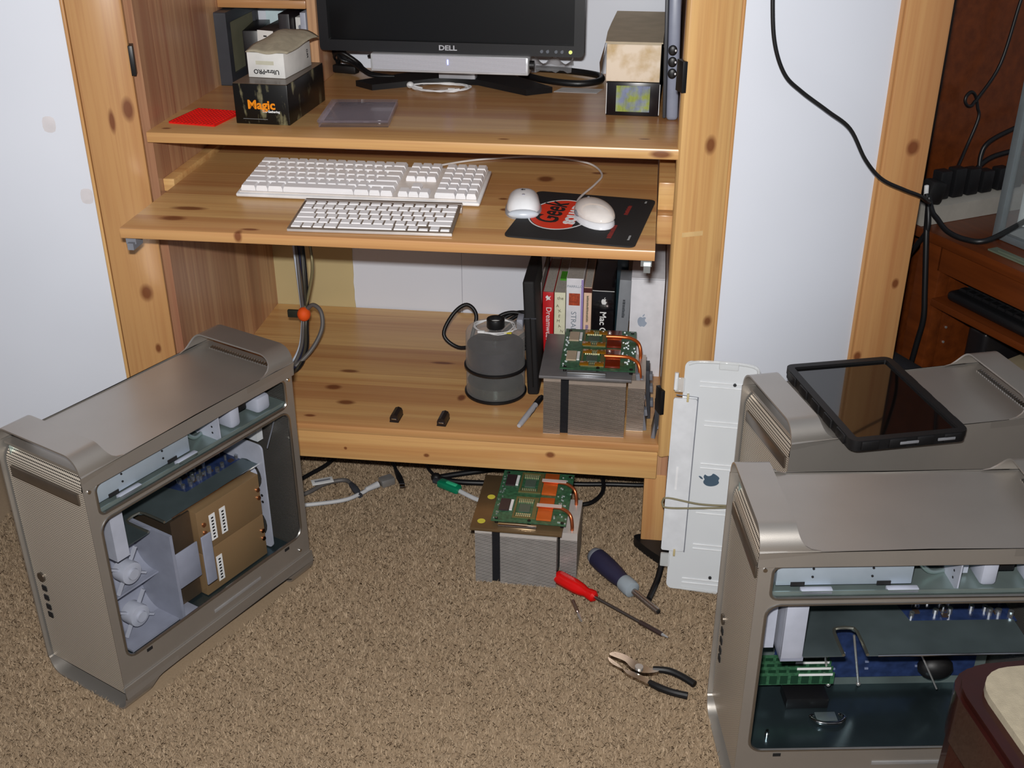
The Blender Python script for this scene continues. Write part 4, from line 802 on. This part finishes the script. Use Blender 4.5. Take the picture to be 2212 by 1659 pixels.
for x, y, l in ((-.179, .038, 'small black door catch, the left of the pair on the bottom shelf'), (-.080, .034, 'small black door catch, the right of the pair on the bottom shelf')):
    t = thing('door_catch', l, 'catch', (x, y, ZB), rad(-4), 'small black door catches')
    ob('body', M().plate([(-.009, 0), (.009, 0), (.009, .010), (.0065, .016), (0, .0185), (-.0065, .016), (-.009, .010)], (), -.011, .024, 'y'), pm('dark_brown_plastic', (34, 26, 24), .35), t); ob('bolt', M().rbox((-.005, -.0125, .007), (.005, -.011, .0095), .0005), CHROME, t); ob('foot', M().box((-.0095, -.0115, 0), (.0095, .0245, .002)), BLACK, t)
# bundle of leads hanging at the left, tied with an orange wrap
lbn = thing('lead_bundle', 'bundle of leads hanging from the tray, tied with an orange wrap', 'cables', (-.445, .30, .37)); 
for col, o, r_ in ((pm('white_blue_lead', (196, 206, 220), .4), (-.006, 0), .0042), (pm('navy_lead', (38, 40, 66), .4), (.004, .006), .0045), (CABLE, (.010, .0), .0045), (GCABLE, (-.002, -.006), .004), (pm('dark_olive_lead', (64, 60, 50), .4), (.008, -.006), .0035)):
    x, y = o; ob('lead', M().tube([(-.463+x, .33, .735), (-.450+x*1.2, .32, .55), (-.440+x, .30+y, .45), (-.440+x*.7, .30+y*.7, .385), (-.440+x*.6, .29+y*.6, .35), (-.437+x, .25+y, .31), (-.452+x*1.5, .20+y, .279+r_), (-.50+x, .17+y*2, .273+r_), (-.56, .17+y*2, .273+r_)], r_, 8), col, lbn, world=True)
ob('lead', M().tube([(-.436, .33, .72), (-.420, .315, .56), (-.412, .30, .49), (-.424, .297, .43), (-.438, .295, .385)], .0035, 8), pm('braided_clear_lead', (150, 140, 104), .3, .5), lbn, world=True)
ob('lead', M().tube([(-.435, .295, .385), (-.415, .29, .402), (-.395, .28, .39), (-.392, .265, .355), (-.412, .24, .315), (-.445, .21, .285), (-.475, .19, .273)], .0048, 8), GCABLE, lbn, world=True)
ob('tie_wrap', M().sph((-.4385, .291, .378), (.015, .016, .0165), 18, 12), pm('orange_velcro', (232, 84, 14), .7), lbn, world=True); ob('tie_tail', M().rbox((-.476, .288, .369), (-.450, .296, .387), .002), pm('dark_green_velcro', (34, 36, 24), .8), lbn, world=True)

# ------------------------------------------------------------------ on the carpet
def along(a, b, z=None):
    """frame with x from a to b"""
    a = Vector(a); b = Vector(b); return basis(a, b-a, (0, 0, 1)), (b-a).length
ZF = .006
T, L = along((.172, -.124, .016+ZF), (.392, -.2837, .008+ZF)); RY = Matrix.Rotation(rad(90), 4, 'Y')
sd1 = thing('screwdriver', 'screwdriver with a red handle and long dark blade on the carpet', 'screwdriver', mtx=T)
m = M(); hl = .100; n = 24; prof = [(.0, .009), (.004, .013), (.012, .0145), (.05, .0145), (.066, .0125), (.078, .0095), (.086, .0115), (.095, .012), (.100, .008), (.100, .0)]
for i, (x, r) in enumerate(prof):
    for j in range(n): a = 2*math.pi*j/n; rr = r*(1-.10*max(0, math.cos(6*a))*(1 if .01 < x < .06 else .2)); m.v.append((x, rr*math.cos(a), rr*math.sin(a)))
for i in range(len(prof)-1):
    for j in range(n): m.f.append((i*n+j, i*n+(j+1) % n, (i+1)*n+(j+1) % n, (i+1)*n+j)); m.mi.append(0)
ob('handle', m, RED, sd1); ob('end_cap', M().cyl((-.004, 0, 0), (.002, 0, 0), .0105, 18), BLACK, sd1); ob('blade', M().cyl((.10, 0, 0), (L-.05, 0, 0), .0032, 12), pm('dark_steel', (120, 112, 108), .3, .9), sd1); ob('sleeve', M().cyl((L-.065, 0, 0), (L-.014, 0, 0), .0044, 12), pm('dark_brown_sleeve', (56, 42, 40), .4), sd1); ob('tip', M().cyl((L-.014, 0, 0), (L, 0, 0), .0032, 10, r1=.0012), STEEL, sd1)
T, L = along((.2384, -.044, .020+ZF), (.3697, -.2172, .014+ZF)); sd2 = thing('screwdriver', 'stubby screwdriver with a fat navy and grey grip on the carpet', 'screwdriver', mtx=T)
ob('grip', M().lathe([(.012, .012), (.0195, .018), (.0205, .035), (.020, .06), (.0185, .085), (.0155, .108), (.0155, .112)], 28, T=RY), pm('navy_rubber', (40, 38, 62), .5), sd2); ob('end_cap', M().lathe([(0, -.002), (.009, 0), (.016, .006), (.0197, .018), (.019, .022)], 28, T=RY), MGREY, sd2); ob('collar', M().lathe([(.0158, .110), (.0175, .114), (.0175, .134), (.0165, .140), (.008, .144), (0, .144)], 28, T=RY), pm('collar_grey', (150, 160, 168), .35), sd2)
ob('shank', M().cyl((.144, 0, 0), (L, 0, -.004), .0062, 12), pm('bit_steel', (170, 160, 154), .25, .9), sd2); ob('bit_hole', M().cyl((L, 0, -.004), (L+.002, 0, -.0041), .004, 10), INK, sd2)
T, L = along((.2104, -.187, .006+ZF), (.2307, -.2452, .005+ZF)); bt = thing('screwdriver_bit', 'loose double-ended screwdriver bit on the carpet', 'bit', mtx=T)
ob('hex_shank', M().cyl((0, 0, 0), (L*.55, 0, 0), .0038, 6), pm('bit_copper_steel', (176, 150, 138), .25, .9), bt); ob('tip', M().cyl((L*.55, 0, 0), (L*.7, 0, 0), .0022, 8).cyl((L*.7, 0, 0), (L, 0, 0), .0036, 8, r1=.002), STEEL, bt)
# pliers
pl = thing('pliers', 'slip-joint pliers with black handles lying open on the carpet', 'pliers', (.345, -.366, .004)); o = Vector((.345, -.366, .004))
q = lambda x, y: (x-.345, y+.366)
NK = pm('polished_nickel', (206, 196, 186), .18, 1)
ob('jaw', M().plate(spline([q(.288, -.336), q(.298, -.328), q(.318, -.334), q(.338, -.350), q(.365, -.364), q(.380, -.362), q(.376, -.372), q(.352, -.378), q(.330, -.368), q(.318, -.352), q(.300, -.343)], 3), (), .004, .011), NK, pl)
ob('jaw', M().plate(spline([q(.286, -.340), q(.292, -.355), q(.312, -.368), q(.335, -.374), q(.352, -.384), q(.372, -.398), q(.366, -.404), q(.345, -.394), q(.322, -.380), q(.310, -.362), q(.298, -.350)], 3), (), .002, .008), NK, pl)
ob('pivot', M().cyl((*q(.343, -.366), .010), (*q(.343, -.366), .0145), .0075, 20), STEEL, pl)
ob('handle', M().tube([(*q(.368, -.363), .008), (*q(.395, -.365), .009), (*q(.418, -.376), .009), (*q(.4415, -.3933), .008)], [.0055, .0065, .0062, .0066], 10), RUB, pl)
ob('handle', M().tube([(*q(.362, -.396), .006), (*q(.378, -.407), .007), (*q(.402, -.418), .008), (*q(.4289, -.4239), .008)], [.0055, .0065, .0062, .0066], 10), RUB, pl)
# clear-white inner side cover of a tower, leaning against the armoire door
a0, a1 = Vector((.3905, -.112, .006)), Vector((.405, -.034, .472)); upn = (a1-a0).normalized(); Tp = basis(a0, (1, -.02, 0), upn)
pc = thing('tower_inner_cover', 'white translucent inner cover of a tower leaning against the armoire', 'cover', mtx=Tp); Hp = (a1-a0).length
TRW = pm('milky_plastic', (206, 209, 212), .22, var=.03, ns=5, coat=.4); CLR = glassm('clear_rim', (236, 238, 238), .35, .08)
ob('sheet', M().plate(rrect(0, 0, .132, Hp, .012), (), 0, .003), TRW, pc)
for v_ in (.016, .092, .168, .262, .348, .425):
    for dv in (0, .009): ob('rib', M().cyl((.030 if v_ in (.016, .425) else .045, v_+dv, .0035), (.128, v_+dv, .0035), .0016, 8), pm('glossy_rib', (226, 228, 230), .1, coat=.5), pc)
ob('side_flap', M().plate(rrect(-.016, .085, .028, .400, .004), (), .004, .010), pm('milky_flap', (210, 212, 216), .25), pc); ob('flap_groove', M().tube([(.029, .082, .0045), (.029, .403, .0045), (-.012, .405, .0045)], .0012, 6, sub=1), MGREY, pc)
for v_ in (.080, .400): ob('flap_tab', M().rbox((.008, v_-.006, .0035), (.012, v_+.009, .0115), .0006), pm('straw_tab', (188, 172, 128), .4), pc)
ob('flap_slot', M().box((.0, .215, .0098), (.004, .262, .0106)), WHITE, pc)
for p in ((-.010, .425), (-.010, .235), (-.010, .062)): ob('clip', M().rbox((p[0]-.006, p[1]-.014, .0), (p[0]+.012, p[1]+.014, .008), .002), CLR, pc)
ob('knob', M().cyl((-.014, .415, .004), (-.014, .448, .004), .004, 12), WHITE, pc)
ob('top_rim', M().tube([(.006, Hp-.006, .004), (.03, Hp, .004), (.10, Hp+.001, .005), (.132, Hp-.006, .004), (.134, Hp-.03, .003)], .003, 8), CLR, pc); ob('rim_latch', M().rbox((.062, Hp-.012, .002), (.098, Hp+.003, .008), .002), CLR, pc); ob('bottom_rim', M().tube([(.03, .003, .004), (.10, .0, .004)], .003, 8), CLR, pc)
for p in ((.094, Hp-.040), (.084, .032)): ob('screw', M().cyl((p[0], p[1], .003), (p[0], p[1], .006), .0032, 12), pm('screw_dark', (90, 92, 96), .3, .8), pc)
ob('emblem', fruit(M(), .036, basis((.066, .239, .0031), (0, 1, 0), (-1, 0, 0)), th=.0008), pm('steel_blue_emblem', (96, 120, 142), .2, .5), pc)
ob('cord_loop', M().tube([(.115, .192, .010), (.05, .190, .012), (-.010, .196, .010), (-.020, .188, .006), (-.020, .180, .006), (-.010, .176, .012), (.05, .182, .013), (.115, .190, .012)], .002, 8), pm('olive_cord', (128, 120, 94), .7), pc)
# black strap-like adapter lead beside the leg
al = thing('adapter_lead', 'black flat adapter lead dropping behind the white cover', 'cable', (.375, -.03, 0))
ob('adapter', M().plate(spline([(.322, .030), (.350, .042), (.392, .045), (.400, .0), (.388, -.042), (.372, -.032), (.345, -.004)], 4), (), .004, .024), BLACK, al, world=True); ob('lead', M().tube([(.384, -.04, .03), (.380, -.07, .028), (.374, -.10, .016), (.366, -.13, .012), (.357, -.165, .012)], .0062, 8), CABLE, al, world=True)
# leads on the carpet under the armoire
c = thing('network_lead', 'pale grey lead with a squared metal plug under the armoire', 'cable', (-.32, .11, 0)); ob('lead', M().tube([(-.52, .07, .011), (-.45, .068, .011), (-.4048, .0774, .011), (-.3279, .1056, .011), (-.295, .135, .012), (-.277, .159, .014)], .0048, 8), LCABLE, c, world=True); ob('plug_boot', M().tube([(-.285, .15, .014), (-.262, .173, .016)], [.0055, .008], 8), LCABLE, c, world=True); ob('plug', M().rbox((-.014, -.012, 0), (.018, .012, .018), .002, T=rot((-.247, .187, .008), 40)), STEEL, c, world=True)
c = thing('labelled_lead', 'dark grey lead with a white paper label under the armoire', 'cable', (-.36, .16, 0)); ob('lead', M().tube([(-.46, .10, .010), (-.4172, .125, .010), (-.385, .168, .011), (-.3439, .187, .012), (-.318, .165, .012)], .005, 8), GCABLE, c, world=True); ob('plug', M().tube([(-.325, .172, .012), (-.31, .152, .012), (-.293, .130, .010)], [.006, .0085, .006], 8), DGREY, c, world=True)
ob('paper_label', M().rbox((-.027, -.011, 0), (.022, .012, .002), .0005, T=rot((-.389, .170, .016), 27)), LABEL, c, world=True); ob('label_print', M().box((-.02, -.002, .002), (.016, .005, .0024), T=rot((-.389, .170, .016), 27)), MGREY, c, world=True)
cable('black_lead', [(-.39, .30, .010), (-.405, .25, .010), (-.435, .20, .010), (-.47, .14, .010)], .005, CABLE, 'black lead at the left under the armoire, beside the tower')
c = thing('usb_lead', 'short black lead with a small silver plug under the armoire', 'cable', (-.22, .22, 0)); ob('lead', M().tube([(-.262, .30, .010), (-.249, .2742, .011), (-.232, .235, .011)], .0042, 8), CABLE, c, world=True); ob('plug_body', M().tube([(-.235, .242, .011), (-.222, .215, .012), (-.211, .192, .011)], [.005, .0075, .006], 8), BLACK, c, world=True); ob('plug_tip', M().rbox((-.006, -.012, -.003), (.006, .002, .003), .001, T=rot((-.2085, .184, .012), 15)), CHROME, c, world=True)
c = thing('splitter_lead', 'black doubled lead fanning out under the armoire beside the heat sink', 'cable', (-.10, .24, 0)); ob('lead', M().tube([(-.18, .30, .010), (-.1638, .264, .010), (-.138, .225, .012)], .004, 8), CABLE, c, world=True); ob('lead', M().tube([(-.138, .222, .012), (-.10, .24, .012), (-.0378, .265, .012), (.03, .29, .012)], .0068, 8), CABLE, c, world=True); ob('lead', M().tube([(-.138, .222, .012), (-.09, .212, .012), (-.0301, .2135, .012), (.03, .22, .012)], .0066, 8), CABLE, c, world=True); ob('knot', M().sph((-.137, .221, .014), (.012, .012, .011), 12, 8), RUB, c, world=True)
c = thing('green_plug_lead', 'translucent green plug on a white flat lead on the carpet', 'cable', (-.09, .18, 0)); ob('plug', M().rbox((-.034, -.011, 0), (.024, .011, .016), .004, 2, T=rot((-.095, .183, .008), -28)), pm('clear_green_plastic', (16, 128, 92), .15, coat=.5), c, world=True); ob('latch', M().rbox((-.012, -.004, .015), (.016, .004, .019), .001, T=rot((-.095, .183, .008), -28)), pm('bright_green_plastic', (60, 190, 140), .2), c, world=True); ob('lead', M().tube([(-.075, .172, .014), (-.03, .145, .012), (.02, .13, .010)], .005, 8, flat=.6), LCABLE, c, world=True); ob('plug_nose', M().rbox((-.05, -.006, .004), (-.033, .006, .012), .001, T=rot((-.095, .183, .008), -28)), DGREY, c, world=True)
c = thing('looped_lead', 'black lead looping out behind the heat sink on the carpet', 'cable', (.24, .2, 0)); ob('lead', M().tube([(.15, .235, .011), (.20, .238, .011), (.26, .245, .011), (.33, .25, .011), (.40, .26, .011)], .0055, 8), CABLE, c, world=True); ob('lead', M().tube([(.235, .30, .011), (.245, .26, .016), (.247, .21, .011), (.225, .165, .011), (.19, .15, .011)], .005, 8), CABLE, c, world=True)

# ------------------------------------------------------------------ dark desk at the right
DW = N('dark_mahogany'); DW.set(.35, 0, .4); dv = DW.mapv(DW.obj(), (3, 3, 26)); DW.l(DW.mix(DW.noise(DW.mapv(DW.obj(), (2, 30, 30)), 1.5, 4, .6), (58, 24, 8), (116, 56, 20)), DW.b.inputs['Base Color']); DW = DW.m
TDK = Matrix.Translation((.8814, .4027, 0)) @ Matrix.Rotation(rad(-59.15), 4, 'Z')
dk = thing('writing_desk', 'dark red-brown wooden desk with a hutch standing behind the armoire door', 'desk', mtx=TDK)
ob('desk_top', M().rbox((-.16, 0, .578), (1.1, .55, .6), .002), DW, dk); ob('apron', M().box((.06, .012, .522), (1.08, .03, .578)), DW, dk)
ob('side_panel', M().box((-.14, .01, 0), (-.118, .54, .578)), DW, dk); ob('leg', M().rbox((.0, .012, 0), (.066, .045, .578), .002), DW, dk); ob('inner_panel', M().box((.045, .045, 0), (.066, .52, .578)), DW, dk); ob('end_panel', M().box((1.06, .012, 0), (1.08, .54, .578)), DW, dk)
ob('keyboard_shelf', M().rbox((.0665, .002, .447), (1.05, .40, .463), .002), DW, dk)
for z in (.42, .385, .35): ob('shelf_peg', M().cyl((.0662, .06, z), (.0685, .06, z), .0028, 10), STEEL, dk)
ob('hutch_back', M().box((-.165, .135, .6), (-.145, .9, 1.55)), DW, dk); ob('hutch_post', M().box((-.17, .098, .6), (-.140, .134, 1.55)), pm('near_black_wood', (40, 22, 14), .4), dk); ob('back_board', M().box((-.12, .53, .0), (1.06, .545, .575)), DW, dk)
# power strip with plugs
ps = thing('power_strip', 'grey power strip full of black plugs on the dark desk', 'power strip', mtx=TDK @ Matrix.Translation((-.045, .005, .6005)))
ob('housing', M().plate([(0, 0), (.046, 0), (.046, .038), (.030, .046), (.0, .046)], (), 0, .30, 'y'), pm('dusty_grey_housing', (150, 146, 138), .6), ps)
for y in (.045, .085, .125, .165, .21, .25): ob('plug', M().rbox((.006, y, .046), (.034, y+.030, .046+random.uniform(.035, .07)), .004), BLACK, ps)
ob('plug_tag', M().rbox((.034, .012, .05), (.040, .020, .085), .001, T=Matrix.Rotation(rad(8), 4, 'X')), LABEL, ps); ob('big_plug', M().rbox((.008, -.005, .046), (.045, .038, .098), .01, 2, T=Matrix.Rotation(rad(-14), 4, 'X')), RUB, ps)
def dcab(name, pts, r, label): return solo(name, M().tube([TDK @ Vector(p) for p in pts], r, 8), CABLE, label, 'cable')
dcab('black_wire', [(-.112, .29, 1.05), (-.112, .281, 1.017), (-.112, .26, .895), (-.112, .214, .826), (-.111, .206, .820), (-.109, .196, .812), (-.108, .184, .813), (-.109, .176, .823), (-.110, .178, .834), (-.111, .188, .841), (-.112, .199, .838), (-.113, .210, .826), (-.113, .219, .805), (-.11, .224, .779), (-.10, .19, .71), (-.05, .12, .68)], .0034, 'thin black wire with a small loop hanging in front of the hutch')
dcab('black_wire', [(-.1, .40, .77), (-.1, .344, .756), (-.1, .262, .73), (-.1, .242, .70), (-.09, .238, .655)], .005, 'thick black wire bending down to the power strip')
dcab('black_wire', [(-.1, .42, .70), (-.1, .353, .700), (-.1, .27, .69), (-.09, .22, .665), (-.06, .19, .65)], .0055, 'black wire arching over the power strip plugs')
dcab('black_wire', [(.012, .0, .67), (.036, -.006, .645), (.055, -.008, .636), (.090, -.012, .622), (.13, -.004, .617), (.165, .018, .622), (.16, .10, .64), (.14, .2, .66)], .0055, 'black wire sagging in front of the power strip')
dcab('black_wire', [(.010, -.004, .675), (.030, -.010, .64), (.036, -.012, .605), (.018, -.014, .57), (.0, -.014, .54), (-.02, -.012, .50)], .0055, 'black wire hanging behind the armoire door edge')
dcab('black_wire', [(.018, -.004, .67), (.034, -.012, .61), (.046, -.014, .56), (.062, -.014, .48), (.070, -.012, .42), (.064, -.012, .36), (.055, -.012, .28)], .006, 'long black wire dropping down the desk leg')
# the lead that crosses in front of the white door
def onDoor(px, y): return (px[0], y, px[1])
cable('hanging_lead', [(.492, .035, 1.19), (.4975, .03, 1.10), (.508, .03, 1.035), (.530, .035, .985), (.562, .045, .955), (.612, .055, .920), (.655, .065, .888), (.690, .075, .832), (.725, .085, .795), (.770, .10, .772), (.805, .12, .755), (.83, .17, .73), (.858, .26, .70), (.872, .37, .675)], .0036, CABLE, 'long black lead swooping across the white armoire door')
# clear sided case on the desk
cs = thing('display_case', 'clear sided case with grey metal edges on the dark desk', 'case', mtx=TDK @ Matrix.Translation((.108, .094, .6005)))
FRM = pm('grey_metal_frame', (126, 134, 138), .35, .4)
for lo, hi in (((0, 0, 0), (.016, .016, .36)), ((0, .2, 0), (.016, .216, .36)), ((.4, 0, 0), (.416, .016, .36)), ((.4, .2, 0), (.416, .216, .36)), ((.016, 0, 0), (.4, .016, .014)), ((0, .016, 0), (.016, .2, .014)), ((.016, 0, .346), (.4, .016, .36)), ((0, .016, .346), (.016, .2, .36))): ob('frame_bar', M().rbox(lo, hi, .0015), FRM, cs)
CP_ = glassm('case_pane', (226, 232, 234), .03, .05); ob('pane', M().box((.016, .004, .014), (.4, .007, .346)), CP_, cs); ob('pane', M().box((.004, .016, .014), (.007, .2, .346)), CP_, cs)
ob('inner_column', M().rbox((.028, .03, .03), (.048, .06, .33), .003), pm('pale_column', (196, 204, 204), .4), cs); ob('inner_board', M().box((.06, .08, .015), (.38, .09, .33)), pm('grey_inner_board', (120, 128, 126), .4), cs); ob('floor_sheet', M().box((.016, .016, .003), (.4, .2, .012)), pm('pale_grey_sheet', (164, 170, 170), .4), cs)
for i in range(9): ob('inner_slot', M().box((.075, .0795, .06+i*.022), (.30, .0802, .063+i*.022)), INK, cs)
solo('card_board', M().box((-.05, -.012, 0), (.05, .012, .003)).box((-.03, -.006, .003), (.04, .004, .006)), pm('small_green_board', (96, 104, 88), .4), 'small circuit card at the front edge of the dark desk', 'circuit card', tuple(TDK @ Vector((.215, .040, .6005))), rz=rad(-59))
# spare keyboard under the desk top
sk = thing('keyboard', 'black keyboard on the shelf under the dark desk top', 'keyboard', mtx=TDK @ Matrix.Translation((.085, .022, .4632)))
ob('base', M().rbox((0, 0, 0), (.45, .16, .022), .010, 3), BLACK, sk)
for r_ in range(6):
    for c_ in range(20): key(sk, .012+c_*.0212, .0202, .022+r_*.0215, .0205, .020, .008, .0025, MATS['black_plastic'], 0)
# things under the desk
solo('cardboard_box', M().rbox((-.11, -.09, 0), (.11, .09, .34), .002), pm('tan_grey_carton', (168, 152, 124), .8), 'grey-tan carton under the dark desk', 'box', tuple(TDK @ Vector((.28, .17, 0))), rz=rad(-50))
solo('black_bag', M().rbox((-.13, -.036, 0), (.13, .036, .335), .03, 3), pm('black_cloth', (18, 18, 24), .8, bump=.3), 'soft black bag standing in front of the dark desk leg', 'bag', tuple(TDK @ Vector((.09, -.062, .001))), rz=rad(-59))
solo('storage_box', M().rbox((-.028, -.09, 0), (.028, .09, .395), .012, 3), pm('dark_case', (26, 24, 26), .3), 'upright dark case with a pale edge under the desk', 'case', tuple(TDK @ Vector((.115, .19, 0))), rz=rad(-59))
# chair in the near right corner
ch = thing('chair', 'dark mahogany chair with a beige fabric seat in the near right corner', 'chair', (.975, -.985, 0), rad(14))
MAH = pm('mahogany_gloss', (40, 12, 9), .25, var=.2, ns=12, coat=.3)
ob('seat_frame', M().rbox((-.24, -.21, .400), (.24, .21, .468), .05, 5, which='z'), MAH, ch); ob('frame_moulding', M().plate(rrect(-.235, -.205, .235, .205, .05), [rrect(-.214, -.184, .214, .184, .045)], .466, .476), MAH, ch)
ob('seat_cushion', M().rbox((-.216, -.186, .455), (.216, .186, .486), .046, 6, which='z'), pm('beige_fabric', (150, 140, 120), .9, var=.06, ns=90, bump=.5, bs=900), ch)
for sx in (-1, 1):
    for sy in (-1, 1): ob('leg', M().tube([(sx*.205, sy*.175, .40), (sx*.212, sy*.182, .2), (sx*.225, sy*.195, .002)], [.026, .020, .015], 10), MAH, ch)
for sx in (-1, 1): ob('back_post', M().tube([(.21, sx*.17, .45), (.235, sx*.165, .7), (.27, sx*.16, .98)], [.02, .018, .015], 10), MAH, ch)
ob('back_rail', M().rbox((.235, -.16, .86), (.262, .16, .95), .006), MAH, ch)
